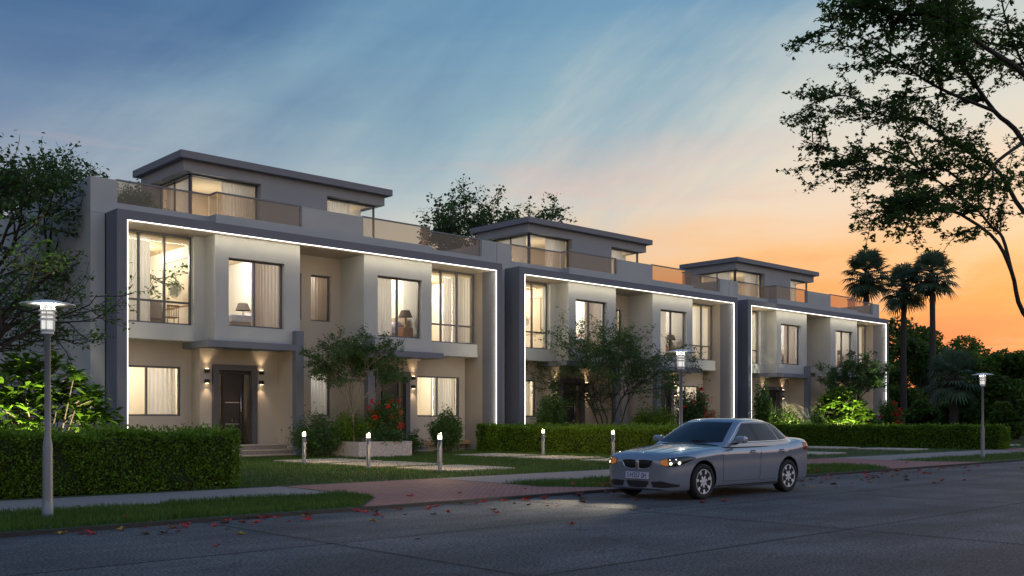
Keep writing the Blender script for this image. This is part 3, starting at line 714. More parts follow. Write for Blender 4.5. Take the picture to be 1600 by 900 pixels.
# ------------------------------------------------------------------ curtains and furniture seen through the windows
def curtain_mesh(x0, x1, y, z0, z1, seed, alongy=False, amp=.075):
    g = random.Random(seed); n = max(24, int(abs(x1 - x0) * 60)); b = MB(); row = []
    ph = g.random() * 6; fr = g.uniform(38, 46)
    for i in range(n + 1):
        t = x0 + (x1 - x0) * i / n
        d = amp * (math.sin(t * fr + ph + 1.2 * math.sin(t * 5.1 + ph)) * (.65 + .35 * math.sin(t * 3.3 + ph)))
        row.append((t, y + d) if not alongy else (y + d, t))
    for i in range(n):
        a, c = row[i], row[i + 1]
        b.quad([(a[0], a[1], z0), (c[0], c[1], z0), (c[0], c[1], z1), (a[0], a[1], z1)], 0, True)
    return b
CUR = [  # where, material, x0, x1, y, z0, z1, along y
    ("left upper corner window", 'curtain', -8.6, -7.1, 36.62, 5.05, 8.30, 0),
    ("left bay window", 'curtain2', -3.45, -2.2, 35.66, 5.05, 8.2, 0),
    ("right bay window", 'curtain', 2.2, 3.35, 35.66, 5.05, 8.2, 0),
    ("right upper corner window", 'curtain', 7.05, 8.85, 36.62, 5.05, 8.30, 0),
    ("left ground floor window", 'curtain', -6.85, -5.75, 37.42, .55, 4.05, 0),
    ("right ground floor window", 'curtain', 6.95, 8.5, 37.42, .55, 4.05, 0),
    ("narrow upper stair window", 'curtain2', .0, 1.15, 37.42, 5.2, 8.1, 0),
    ("narrow lower stair window", 'curtain', .0, 1.15, 37.42, 1.2, 4.1, 0),
    ("left rooftop window", 'curtain', -3.0, -1.5, 39.0, 9.0, 11.5, 0),
    ("rooftop room's left side glazing", 'curtain', 39.3, 41.5, -4.25, 9.0, 11.5, 1),
    ("right rooftop window", 'curtain', 1.9, 3.4, 39.0, 9.0, 11.5, 0),
    ("rooftop room's right side glazing", 'curtain', 39.5, 41.5, 4.35, 9.0, 11.5, 1),
]
for i, (wh, m, a, b_, y, z0, z1, ay) in enumerate(CUR):
    first = None
    for k in range(3):
        lab = "pale pleated curtain" if m == 'curtain' else "taupe pleated curtain"
        lab += " in the %s of the %s villa" % (wh, VN[k])
        if first is None:
            bm_ = curtain_mesh(CX0 + a if not ay else a, CX0 + b_ if not ay else b_, y if not ay else CX0 + y, z0, z1, i, ay)
            first = bm_.build('curtain', MT[m], loc=(CX0, 38, z0)); tag(first, lab, 'curtain', 'curtains behind the lit windows')
        else: dup(first, (CX0 + PITCH * k, 38, z0), label=lab)
def make_bed(x, y, z, label):
    """a bed lying along X with its headboard at the +X end; x is the headboard's back"""
    t = thing('bed', (x - 1, y, z), label, 'bed', 'beds in the upper rooms')
    b = MB(); b.box(x - 2.0, x - .1, y - .85, y + .85, z + .1, z + .34, bev=.03); b.build('base', MT['uphol'], t)
    b = MB(); b.box(x - 1.98, x - .12, y - .83, y + .83, z + .35, z + .66, bev=.08); b.build('mattress', MT['linen'], t)
    b = MB(); b.box(x - .1, x, y - .95, y + .95, z, z + 1.15, bev=.03); b.build('headboard', MT['uphol'], t)
    for s in (-.42, .42):
        b = MB(); b.box(x - .55, x - .14, y + s - .34, y + s + .34, z + .67, z + .90, bev=.09); b.build('pillow', MT['linen'], t)
    return t
def make_lamp(x, y, z, label):
    t = thing('bedside_lamp', (x, y, z), label, 'lamp', 'bedside lamps in the upper rooms')
    b = MB(); b.lathe([(.11, 0), (.11, .02), (.025, .05), (.05, .2), (.025, .40), (.014, .55)], (x, y, z), 14); b.build('base', MT['woodfurn'], t)
    b = MB(); b.lathe([(.32, .50), (.20, .80), (.19, .80), (.31, .50)], (x, y, z), 18); b.build('lamp_shade', MT['shade'], t)
    return t
def make_table(x, y, z, label):
    t = thing('bedside_table', (x, y, z), label, 'bedside table', 'bedside tables in the upper rooms')
    b = MB(); b.box(x - .28, x + .28, y - .22, y + .22, z + .12, z + .58, bev=.01); b.build('cabinet', MT['woodfurn'], t)
    b = MB(); b.box(x - .25, x + .25, y - .24, y - .222, z + .16, z + .34); b.box(x - .25, x + .25, y - .24, y - .222, z + .36, z + .54); b.build('drawer', MT['woodfurn'], t)
    for a in (-.22, .22):
        for c in (-.16, .16):
            b = MB(); b.tube([(x + a, y + c, z), (x + a, y + c, z + .12)], .02, 6); b.build('leg', MT['darkmetal'], t)
    return t
def make_picture(x, y0, y1, z0, z1, label):
    t = thing('framed_picture', (x, (y0 + y1) / 2, z0), label, 'picture', 'framed pictures in the upper corner rooms')
    b = MB(); b.box(x - .02, x - .004, y0, y1, z0, z1); b.build('canvas', MT['ink'], t)
    b = MB()
    for a in (y0 - .03, y1): b.box(x - .03, x - .003, a, a + .03, z0 - .03, z1 + .03)
    for c in (z0 - .03, z1): b.box(x - .03, x - .003, y0, y1, c, c + .03)
    b.build('picture_frame', MT['woodfurn'], t)
    return t
for k in range(3):
    cx = CX0 + PITCH * k
    for nm, hx, by, tx_, ty in (('left', cx - 1.80, 37.5, cx - 2.15, 38.75), ('right', cx + 4.88, 37.5, cx + 4.55, 36.25)):
        make_bed(hx, by, 5.04, "made bed with pale linen inside the %s bay window of the %s villa" % (nm, VN[k]))
        make_table(tx_, ty, 5.04, "small walnut bedside table in the %s bay room of the %s villa" % (nm, VN[k]))
        make_lamp(tx_, ty, 5.62, "dark shaded bedside lamp in the %s bay window of the %s villa" % (nm, VN[k]))
    make_picture(cx - 5.22, 37.15, 39.7, 6.0, 7.85, "large framed ink landscape in the left corner room of the %s villa" % VN[k])
# an armchair and a dining chair inside the nearest corner window
x, y, z = CX0 - 6.75, 37.6, 5.04
t = thing('armchair', (x, y, z), "taupe armchair behind the left upper corner window of the nearest villa", 'armchair')
b = MB(); b.box(x - .36, x + .36, y - .36, y + .36, z + .12, z + .45, bev=.05); b.build('seat', MT['uphol'], t)
b = MB(); b.box(x - .36, x + .36, y - .46, y - .34, z + .3, z + 1.05, bev=.05); b.build('backrest', MT['uphol'], t)
for s in (-1, 1):
    b = MB(); b.box(x + s * .37, x + s * .47, y - .4, y + .36, z + .1, z + .62, bev=.03); b.build('armrest', MT['uphol'], t)
x += .95; y += .1
t = thing('slatted_chair', (x, y, z), "low slat back chair beside the taupe armchair in the corner room", 'chair')
b = MB(); b.box(x - .24, x + .24, y - .22, y + .22, z + .43, z + .47, bev=.01); b.build('seat', MT['woodfurn'], t)
b = MB(); b.box(x - .25, x + .25, y - .24, y - .20, z + .86, z + .92)
for q in range(7): b.box(x - .22 + q * .07, x - .20 + q * .07, y - .23, y - .21, z + .47, z + .86)
b.build('backrest', MT['woodfurn'], t)
for a in (-.22, .22):
    for c in (-.2, .2):
        b = MB(); b.tube([(x + a, y + c, z), (x + a, y + c, z + .43)], .018, 6); b.build('leg', MT['woodfurn'], t)
#@@YARD
# ------------------------------------------------------------------ planters, stepping slabs, bollards, street lamps
for k in range(3):
    cx = CX0 + PITCH * k
    b = MB(); x0, x1, y0, y1 = cx - 1.3, cx + 1.2, 31.35, 33.6
    for a in ((x0, x1, y0, y0 + .22), (x0, x1, y1 - .22, y1), (x0, x0 + .22, y0 + .22, y1 - .22), (x1 - .22, x1, y0 + .22, y1 - .22)): b.box(*a, 0, .64)
    t = thing('planter', (cx, 32.4, ZL), ["rough pale stone planter before the nearest villa, under the slim tree", "stone planter before the middle villa, hidden by its hedge", "stone planter before the farthest villa, behind the lit bush"][k], 'planter', 'stone planters between the doors')
    b.build('stone_wall', MT['planter'], t)
    b = MB(); b.box(x0 + .22, x1 - .22, y0 + .22, y1 - .22, .05, .55); b.build('soil', MT['ground'], t)
SLABS = [  # x0,x1,y0,y1
    (17.3, 19.95, 27.9, 30.6), (17.4, 19.95, 24.6, 27.3), (17.5, 19.9, 21.2, 23.75),
    (25.4, 27.75, 28.0, 30.7), (25.4, 27.75, 24.7, 27.3), (25.4, 27.7, 21.2, 23.8),
]
rowname = ['top', 'middle', 'bottom']
for k in range(3):
    for i, (a, b_, c, d) in enumerate(SLABS):
        if k == 2 and i > 2: continue
        side = 'left' if i < 3 else 'right'
        pos = ['nearest the porch', 'in the middle', 'nearest the pavement'][i % 3]
        m = MB(); m.box(a + PITCH * k, b_ + PITCH * k, c, d, ZL - .03, ZL + .045, bev=.012)
        o = m.build('stepping_slab', MT['slab'], loc=((a + b_) / 2 + PITCH * k, (c + d) / 2, ZL))
        tag(o, "pale square slab %s of the %s villa's %s path" % (pos, VN[k], side), 'paving slab', 'pale stepping slabs across the lawn')
def make_bollard(x, y):
    t = thing('bollard_light', (x, y, ZL), 'x', 'bollard', 'lit garden bollards')
    b = MB(); b.lathe([(.075, 0), (.075, .015), (.062, .02), (.062, .90)], (x, y, ZL), 18); b.build('post', MT['bollard'], t)
    b = MB(); b.lathe([(.058, .90), (.058, 1.01)], (x, y, ZL), 18); b.build('lens', MT['bollardglow'], t)
    b = MB(); b.lathe([(.063, 1.01), (.063, 1.03), (.03, 1.045), (.03, 1.06), (0, 1.06)], (x, y, ZL), 18); b.build('cap', MT['bollard'], t)
    b = MB(); b.lathe([(.064, .93), (.064, .937)], (x, y, ZL), 18); b.lathe([(.064, .967), (.064, .974)], (x, y, ZL), 18); b.build('louvre', MT['bollard'], t)
    lamp('bollard_glow', 'POINT', (x + .02, y, ZL + 1.10), 80, (1, .70, .36), t, .05)
    return t
bl0 = None
for x, y, lab in [(17.05, 28.15, "grey lit bollard at the slab nearest the nearest villa's left porch"), (16.95, 24.4, "grey lit bollard standing before the stone planter, on the left path"),
                  (17.2, 21.35, "grey lit bollard closest to the pavement, on the nearest villa's left path"),
                  (27.9, 28.1, "grey lit bollard in front of the clipped hedge, left of the car"), (27.75, 24.3, "grey lit bollard just beside the parked car's front, before the hedge")]:
    if bl0 is None: bl0 = make_bollard(x, y); bl0['label'] = lab
    else: dup(bl0, (x, y, ZL), label=lab)
def make_streetlamp(x, y):
    t = thing('street_lamp', (x, y, ZL), 'x', 'street lamp', 'disc topped street lamps along the verge')
    b = MB(); b.lathe([(.078, 0), (.072, .3), (.068, 1.02), (.062, 1.10), (.045, 1.20), (.042, 2.66), (.06, 2.68), (.06, 2.70)], (x, y, ZL), 20); b.build('pole', MT['lampmetal'], t)
    b = MB(); b.lathe([(.085, 2.70), (.085, 2.74), (.095, 2.745), (.095, 2.765), (.085, 2.77)], (x, y, ZL), 24)
    for z in (2.90, 2.965, 3.03):
        b.lathe([(.125, z), (.128, z + .012), (.105, z + .028), (.09, z + .028), (.09, z)], (x, y, ZL), 24)
    for k in range(6):
        a = k * math.pi / 3; b.tube([(x + .098 * math.cos(a), y + .098 * math.sin(a), ZL + 2.74), (x + .098 * math.cos(a), y + .098 * math.sin(a), ZL + 3.14)], .006, 6)
    b.build('lantern_ring', MT['lampwhite'], t)
    b = MB(); b.lathe([(.083, 2.76), (.083, 3.13)], (x, y, ZL), 24); b.build('lantern_glass', MT['lampglow'], t)
    b = MB(); b.lathe([(0, 3.20), (.12, 3.19), (.378, 3.135), (.383, 3.125), (.376, 3.118), (.1, 3.168)], (x, y, ZL), 40); b.build('disc_shade', MT['lampwhite'], t)
    lamp('lantern_light', 'POINT', (x, y, ZL + 3.10), 34, (1, .95, .86), t, .04)
    return t
sl = make_streetlamp(4.98, 15.33); sl['label'] = "closest grey street lamp with glowing lantern and flat disc top"
dup(sl, (20.1, 15.35, ZL), label="grey disc topped street lamp standing behind the parked car")
dup(sl, (38.7, 15.4, ZL), label="farthest disc topped street lamp, near the end of the long hedge")
#@@PLANTS
# ------------------------------------------------------------------ foliage helpers
def rot_frame(n, g, up=.6):
    """random leaf frames: axis a (length), b (width), with normals biased upward"""
    nrm = g.normal(0, 1, (n, 3)); nrm[:, 2] = np.abs(nrm[:, 2]) + up; nrm /= np.linalg.norm(nrm, axis=1)[:, None]
    a = g.normal(0, 1, (n, 3)); a -= nrm * (a * nrm).sum(1)[:, None]; a /= np.linalg.norm(a, axis=1)[:, None]
    return a, np.cross(nrm, a), nrm
def leaves(C, size, g, up=.6, aspect=.5, lobes=1, jitter=.35, axis=None):
    """leaf quads (lobes=3 gives a palmate leaf) centred at C"""
    C = np.asarray(C); n = len(C); a, b, nr = rot_frame(n, g, up)
    if axis is not None:
        a = axis + g.normal(0, .35, (n, 3)); a /= np.linalg.norm(a, axis=1)[:, None]
        b = np.cross(nr, a); b /= np.linalg.norm(b, axis=1)[:, None] + 1e-9; nr = np.cross(a, b)
    s = (size * g.uniform(1 - jitter, 1 + jitter, n))[:, None]
    out = []
    for ang, ls in {1: [(0, 1)], 3: [(0, 1), (.95, .8), (-.95, .8)], 5: [(0, 1), (.75, .9), (-.75, .9), (1.6, .6), (-1.6, .6)]}[lobes]:
        d = a * math.cos(ang) + b * math.sin(ang); e = -a * math.sin(ang) + b * math.cos(ang)
        L_ = s * ls; w = L_ * aspect
        p0 = C; p1 = C + d * L_ * .45 + e * w * .5 + nr * L_ * .06; p2 = C + d * L_ - nr * L_ * .12; p3 = C + d * L_ * .45 - e * w * .5 + nr * L_ * .06
        out.append(np.stack([p0, p1, p2, p3], 1))
    V = np.concatenate(out, 1).reshape(-1, 3)
    return V, np.arange(len(V)).reshape(-1, 4)

class Tree:
    def __init__(s, seed): s.g = random.Random(seed); s.n = np.random.default_rng(seed); s.mb = MB(); s.pts = []; s.dirs = []
    def limb(s, p0, d, length, r0, r1, n=5, wob=.18, grav=0.0, seg=6):
        pts = [Vector(p0)]; d = Vector(d).normalized(); rr = [r0]
        for i in range(n):
            d = (d + Vector((s.g.gauss(0, wob), s.g.gauss(0, wob), s.g.gauss(0, wob * .7) + grav))).normalized()
            pts.append(pts[-1] + d * (length / n)); rr.append(r0 + (r1 - r0) * (i + 1) / n)
        s.mb.tube(pts, rr, seg, cap=False); return pts, rr, d
    def spray(s, pts, k, spread, frm=.2):
        for _ in range(k):
            t = s.g.uniform(frm, 1) * (len(pts) - 1); i = min(int(t), len(pts) - 2); f = t - i
            p = pts[i].lerp(pts[i + 1], f); s.pts.append((p.x + s.g.gauss(0, spread), p.y + s.g.gauss(0, spread), p.z + s.g.gauss(0, spread * .45)))
    def grow(s, p, d, length, r, lev, kids=(3, 4), ang=.75, shrink=.68, grav=0.02, twigleaf=14, spread=.12, flat=.0, leaf_from=1, bare=.35):
        pts, rr, dd = s.limb(p, d, length, r, r * .55, 4, .16, grav, 6 if r > .03 else 4)
        if lev <= leaf_from: s.spray(pts, int(twigleaf * (1 if lev == 0 else .45)), spread)
        if lev == 0: return
        n = s.g.randint(*kids)
        for i in range(n):
            t = bare + (1 - bare) * (i + s.g.random()) / n; q = t * (len(pts) - 1); j = min(int(q), len(pts) - 2)
            pp = pts[j].lerp(pts[j + 1], q - j)
            ax = Vector((s.g.gauss(0, 1), s.g.gauss(0, 1), s.g.gauss(0, 1) * (1 - flat))); base = (pts[j + 1] - pts[j]).normalized()
            ax -= base * ax.dot(base)
            if ax.length < 1e-3: ax = Vector((1, 0, 0))
            nd = base * math.cos(ang * s.g.uniform(.6, 1.2)) + ax.normalized() * math.sin(ang)
            s.grow(pp, nd, length * shrink * s.g.uniform(.75, 1.15), r * .55, lev - 1, kids, ang, shrink, grav, twigleaf, spread, flat, leaf_from)
    def finish(s, name, loc, label, cat, group, leafmat_, bark, size, lobes=1, up=.6, aspect=.5, root=None):
        t = root or thing(name, loc, label, cat, group)
        s.mb.build('trunk', bark, t)
        V, F = leaves(np.array(s.pts), size, s.n, up, aspect, lobes)
        npmesh('crown', V, F, leafmat_, t); return t

# left side garden trees
def tree_multi(seed, base, height, spread, stems, lev, name, label, group, leafm, bark, size, r=.09, twigleaf=16, lean=(0, 0), lobes=1, start=.0, kids=(3, 4), cat='tree', ang=.7, twspread=.14, trunk_h=0, up=.6, flat=.3, aspect=.5, bare=.4):
    T = Tree(seed); b = Vector(base); g = T.g
    if trunk_h:
        pts, rr, d = T.limb(b, (lean[0], lean[1], 1), trunk_h, r * 1.5, r * 1.1, 5, .06, 0, 8); o = pts[-1]
    else: o = b
    for i in range(stems):
        a = 2 * math.pi * (i + g.random() * .7) / stems
        d = Vector((math.cos(a) * spread + lean[0], math.sin(a) * spread + lean[1], 1.0))
        T.grow(o, d, (height - trunk_h) * .48, r, lev, kids, ang, .66, .03, twigleaf, twspread, flat, 1, bare)
    # normalise the height
    zs = max(p[2] for p in T.pts); k = (height - ZL) / max(.1, zs - ZL)
    T.mb.v = [(x, y, ZL + (z - ZL) * k if z > ZL else z) for x, y, z in T.mb.v]; T.pts = [(x, y, ZL + (z - ZL) * k) for x, y, z in T.pts]
    return T.finish(name, base, label, cat, group, leafm, bark, size, lobes, up, aspect)

tree_multi(11, (6.7, 27.0, ZL), 7.3, .58, 7, 4, 'garden_tree', "leaning dark tree behind the front hedge, before the villa's side wall", None, MT['leaf'], MT['barkdark'], .12, .08, 6, (.10, -.02), trunk_h=1.5, aspect=.5, twspread=.085, ang=.8, flat=.55, bare=.35)
tree_multi(12, (11.2, 39.6, ZL), 12.2, .42, 5, 4, 'tall_tree', "tall dark tree rising beyond the left side wall of the villas", None, MT['leafdark'], MT['barkdark'], .19, .13, 10, (0, 0), trunk_h=4, aspect=.6, twspread=.16, bare=.45)
tree_multi(13, (17.8, 48.5, ZL), 14.6, .36, 5, 4, 'tree_behind_roof', "tree top showing over the villa's left parapet", None, MT['leafdark'], MT['barkdark'], .22, .14, 14, trunk_h=6, aspect=.6, twspread=.16, bare=.45)
tree_multi(14, (43.0, 49.0, ZL), 17.6, .75, 8, 4, 'wide_tree', "wide spreading tree behind the roofs, between the nearest and middle villas", None, MT['leafdark'], MT['barkdark'], .25, .17, 9, trunk_h=8.0, aspect=.6, twspread=.20, flat=.4, bare=.5)
# small trees in front of the doors
tree_multi(21, (21.9, 32.5, .5), 5.3, .33, 6, 4, 'slim_tree', "slim small tree growing in the pale stone planter of the nearest villa", 'small trees before the villas', MT['leafdark'], MT['barkpale'], .105, .030, 14, trunk_h=1.3, aspect=.45, twspread=.06, flat=.5, bare=.4, ang=.65)
tree_multi(22, (37.3, 33.0, ZL), 7.2, .30, 7, 4, 'multi_stem_tree', "broad multi stemmed tree before the middle villa, above the clipped hedge", 'small trees before the villas', MT['leafdark'], MT['barkdark'], .14, .05, 11, aspect=.45, twspread=.09, flat=.4, bare=.72, ang=.68)
tree_multi(23, (61.0, 32.6, .5), 6.1, .50, 6, 4, 'small_tree', "small dark tree above the lit bush before the farthest villa", 'small trees before the villas', MT['leafdark'], MT['barkdark'], .16, .05, 8, trunk_h=2.2, aspect=.45, twspread=.09, flat=.5, bare=.4)

# clipped hedges: a twiggy core and many small leaves
def hedge(name, x0, x1, y0, y1, h, n, size, seed, label, group):
    g = np.random.default_rng(seed); t = thing(name, ((x0 + x1) / 2, (y0 + y1) / 2, ZL), label, 'hedge', group)
    ins = .10
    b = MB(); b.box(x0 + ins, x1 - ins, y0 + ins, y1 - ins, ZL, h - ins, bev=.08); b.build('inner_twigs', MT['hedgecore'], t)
    faces = [((x1 - x0) * h, 0), ((x1 - x0) * h, 1), ((y1 - y0) * h, 2), ((y1 - y0) * h, 3), ((x1 - x0) * (y1 - y0), 4)]
    tot = sum(a for a, _ in faces); P = []; A = []
    for a, k in faces:
        m = int(n * a / tot); u = g.uniform(0, 1, m); v = g.uniform(0, 1, m); dpt = np.abs(g.normal(0, .05, m))
        z = ZL + v * (h - ZL)
        if k == 0: q = np.stack([x0 + u * (x1 - x0), y0 + dpt, z], 1); ax = (0, -1, .5)
        if k == 1: q = np.stack([x0 + u * (x1 - x0), y1 - dpt, z], 1); ax = (0, 1, .5)
        if k == 2: q = np.stack([x0 + dpt, y0 + u * (y1 - y0), z], 1); ax = (-1, 0, .5)
        if k == 3: q = np.stack([x1 - dpt, y0 + u * (y1 - y0), z], 1); ax = (1, 0, .5)
        if k == 4: q = np.stack([x0 + u * (x1 - x0), y0 + v * (y1 - y0), h - dpt + np.where(g.random(m) < .10, g.uniform(.04, .16, m), 0)], 1); ax = (0, 0, 1)
        P.append(q); A.append(np.tile(np.array(ax), (m, 1)) + g.normal(0, .6, (m, 3)))
    P = np.concatenate(P); A = np.concatenate(A)
    wob = .05 * np.sin(P[:, 0] * 2.9 + P[:, 2] * 3.1) + .045 * np.sin(P[:, 1] * 3.7 + P[:, 0] * 5.3 + 1) + .03 * np.sin(P[:, 0] * 9.1 + P[:, 2] * 7)
    P[:, 1] += wob * .8; P[:, 0] += .6 * wob; P[:, 2] += wob * .7 * (P[:, 2] / h)
    # round the vertical and top corners a little
    V, F = leaves(P, size, g, .2, .6, 1, .35, A)
    npmesh('foliage', V, F, MT['leafhedge'], t); return t
hedge('hedge', -4.0, 10.25, 19.5, 21.2, 1.20, 95000, .062, 31, "long bright clipped hedge along the pavement, behind the closest street lamp", None)
hedge('hedge', 30.6, 31.7, 19.9, 33.6, 1.17, 40000, .08, 32, "clipped hedge between the nearest and middle villas, behind the bollards", None)
hedge('hedge', 49.6, 50.7, 18.9, 31.5, 1.12, 36000, .095, 33, "long clipped hedge before the farthest villa, right of the car", None)
hedge('box_shrub', 29.7, 31.0, 33.0, 34.2, 1.15, 6000, .10, 34, "short clipped box bush against the lit frame of the nearest villa", None)

def shrub(name, c, w, h, n, size, seed, label, leafm, group=None, upright=False, flowers=0, cat='shrub', stems=7, fsize=.1, aspect=.45, depth=None):
    g = np.random.default_rng(seed); gr = random.Random(seed); t = thing(name, c, label, cat, group)
    b = MB(); P = []; FL = []
    for i in range(stems * 3):
        a = gr.uniform(0, 6.283); rr = gr.random() ** .6; hh = h * (1 - .45 * rr ** 2) * gr.uniform(.62, 1.0)
        if upright: rr *= .75
        tip = Vector((c[0] + math.cos(a) * w / 2 * rr, c[1] + math.sin(a) * (depth or w) / 2 * rr, c[2] + hh))
        base = Vector((c[0] + math.cos(a) * w * .12 * rr, c[1] + math.sin(a) * w * .12 * rr, c[2]))
        mid = base.lerp(tip, .5) + Vector((math.cos(a) * w * .07, math.sin(a) * w * .07, h * .05))
        pts = [base, base.lerp(mid, .5), mid, mid.lerp(tip, .5), tip]
        b.tube(pts, [.014, .012, .010, .007, .003], 5, cap=False)
        m = n // (stems * 3); q = g.uniform(.12, 1.02, m) ** .8; k = np.clip(q * 4, 0, 3.999); i0 = k.astype(int); f = (k - i0)[:, None]
        A = np.array([tuple(p) for p in pts]); C = A[i0] * (1 - f) + A[np.minimum(i0 + 1, 4)] * f
        P.append(C + g.normal(0, w * (.05 if upright else .075), (m, 3)))
        FL.append(tuple(tip))
    b.build('stem', MT['bark'], t)
    P = np.concatenate(P); P[:, 2] = np.maximum(P[:, 2], c[2] + .03)
    V, F = leaves(P, size, g, .5, aspect); npmesh('foliage', V, F, leafm, t)
    if flowers:
        ctr = []
        rad = np.hypot((P[:, 0] - c[0]) / w, (P[:, 1] - c[1]) / (depth or w)); out = np.where((rad > np.quantile(rad, .35)) & (P[:, 2] > c[2] + h * .3))[0]
        for i in range(flowers):
            f = P[out[gr.randrange(len(out))]].copy() if gr.random() < .7 else np.array(gr.choice(FL)); d = f - np.array(c); d[2] = 0
            f = f + d / (np.linalg.norm(d) + .01) * .12 + np.array([0, 0, .04])
            ctr.append(f + g.normal(0, .025, (7, 3)))
        for f in ctr:
            V, F = leaves(f, fsize, g, .3, .8); npmesh('flower', V, F, MT['flower'], t)
    return t
shrub('shrub', (20.4, 33.0, ZL), 2.3, 1.75, 5200, .11, 41, "dark rounded shrub on the lawn left of the stone planter", MT['leafdark'])
shrub('shrub', (21.9, 33.0, .55), 2.4, 1.25, 5200, .085, 42, "green bush in the stone planter behind the slim tree's stems", MT['leafhedge'])
shrub('flowering_shrub', (23.45, 32.5, .5), 1.7, 2.0, 4600, .10, 43, "red flowered hibiscus shrub at the right end of the stone planter", MT['leaf'], 'red flowering shrubs', flowers=40, fsize=.12)
shrub('shrub', (23.0, 31.9, .5), 1.5, .75, 2200, .10, 44, "low dark groundcover bush spilling over the stone planter's edge", MT['leafdark'])
shrub('upright_shrub', (27.2, 33.3, ZL), 1.9, 2.35, 4200, .12, 45, "upright green shrub under the right ground floor window of the nearest villa", MT['leaf'], 'upright shrubs by the walls', upright=True)
shrub('low_shrub', (25.6, 33.6, ZL), 1.0, 1.1, 900, .11, 52, "small loose shrub at the foot of the wall beside the upright shrub", MT['leafdark'])
shrub('upright_shrub', (33.4, 33.2, ZL), 2.5, 3.1, 6000, .14, 46, "tall upright shrub at the corner of the middle villa, behind the hedge", MT['leaf'], 'upright shrubs by the walls', upright=True)
shrub('shrub', (40.9, 32.8, .5), 2.6, 1.8, 4000, .14, 47, "green leafy bush right of the multi stemmed tree's foot", MT['leafhedge'])
shrub('flowering_shrub', (43.0, 32.0, .5), 2.1, 2.7, 5500, .14, 48, "dark red flowered shrub behind the street lamp and car", MT['leafdark'], 'red flowering shrubs', flowers=48, fsize=.13)
shrub('upright_shrub', (51.7, 33.4, ZL), 1.6, 4.3, 3600, .16, 49, "tall thin shrub climbing beside the farthest villa's lit frame", MT['leaf'], 'upright shrubs by the walls', upright=True)
shrub('shrub', (53.4, 33.0, ZL), 2.6, 2.3, 5200, .14, 50, "bright green bush behind the car's boot, before the farthest villa's door", MT['leafbright'])
shrub('shrub', (55.8, 32.2, ZL), 1.1, 2.4, 900, .2, 53, "small dark big leaved plant right of the bright green bush", MT['leafdark'])
shrub('flowering_shrub', (63.2, 31.6, ZL), 2.3, 2.9, 9000, .17, 51, "red flowered shrub at the right end of the farthest villa", MT['leaf'], 'red flowering shrubs', flowers=70, fsize=.15)

shrub('roof_shrub', (14.7, 36.9, 9.0), 2.1, 1.3, 4500, .10, 54, "green shrub on the nearest villa's roof terrace behind the left glass", MT['leafhedge'])

# frangipani-like bushes with rosettes of long leaves
def rosette_bush(seed, c, w, h, n, leaflen, label, white=6, depth=None, zmin=.3):
    g = np.random.default_rng(seed); gr = random.Random(seed); t = thing('rosette_bush', c, label, 'bush'); b = MB()
    VV = []; W = []
    for i in range(n):
        a = gr.uniform(0, 6.283); rr = gr.random() ** .5; zz = c[2] + h * (zmin + (1 - .3 * rr * rr - zmin) * gr.random() ** .8)
        tip = Vector((c[0] + math.cos(a) * w / 2 * rr, c[1] + math.sin(a) * (depth or w) / 2 * rr, zz))
        base = Vector((c[0] + gr.uniform(-.2, .2), c[1] + gr.uniform(-.2, .2), c[2]))
        b.tube([base, base.lerp(tip, .5) + Vector((gr.uniform(-.1, .1), gr.uniform(-.1, .1), -.1)), tip], [.03, .02, .012], 6, cap=False) if i % 4 == 0 else b.tube([tip + Vector((c[0] - tip.x, c[1] - tip.y, -.5)) * .35, tip], [.014, .012], 5, cap=False)
        m = gr.randint(13, 18)
        for k in range(m):
            th = 6.283 * k / m + gr.uniform(-.25, .25); el = gr.uniform(-.35, .75); L_ = leaflen * gr.uniform(.75, 1.25)
            d = Vector((math.cos(th) * math.cos(el), math.sin(th) * math.cos(el), math.sin(el))); e = Vector((-math.sin(th), math.cos(th), 0)) * (L_ * .17)
            p0 = tip; p1 = tip + d * L_ * .35 ; p2 = tip + d * L_ * .7 + Vector((0, 0, -.04 * L_)); p3 = tip + d * L_ + Vector((0, 0, -.18 * L_))
            VV += [p0, p1 + e * .8, p1 - e * .8, p0, p1 - e * .8, p1 + e * .8, p2 + e, p2 - e, p2 - e, p2 + e, p3, p3]
        if i % max(1, n // max(1, white)) == 0: W.append(np.array(tip + Vector((0, 0, .06))) + g.normal(0, .05, (12, 3)))
    V = np.array([tuple(v) for v in VV]); F = np.arange(len(V)).reshape(-1, 4)
    b.build('stem', MT['barkpale'], t)
    mm = npmesh('foliage', V, F, MT['leaffrangi'], t)
    for q in W:
        V, F = leaves(q, .05, g, .8, .8); npmesh('flower', V, F, MT['flowerwhite'], t)
    return t
rosette_bush(61, (8.0, 24.9, ZL), 3.3, 3.1, 130, .40, "big lit frangipani bush with long glossy leaves behind the front hedge", 7, 2.2)
rosette_bush(62, (58.0, 31.7, ZL), 4.0, 3.6, 115, .55, "big lit yellow green bush before the farthest villa, beside the red flowers", 6, 2.4)
rosette_bush(63, (59.4, 30.8, ZL), 2.6, 2.2, 30, .45, "dark broad leaved bush at the foot of the lit yellow green bush", 2, 1.8, .15)

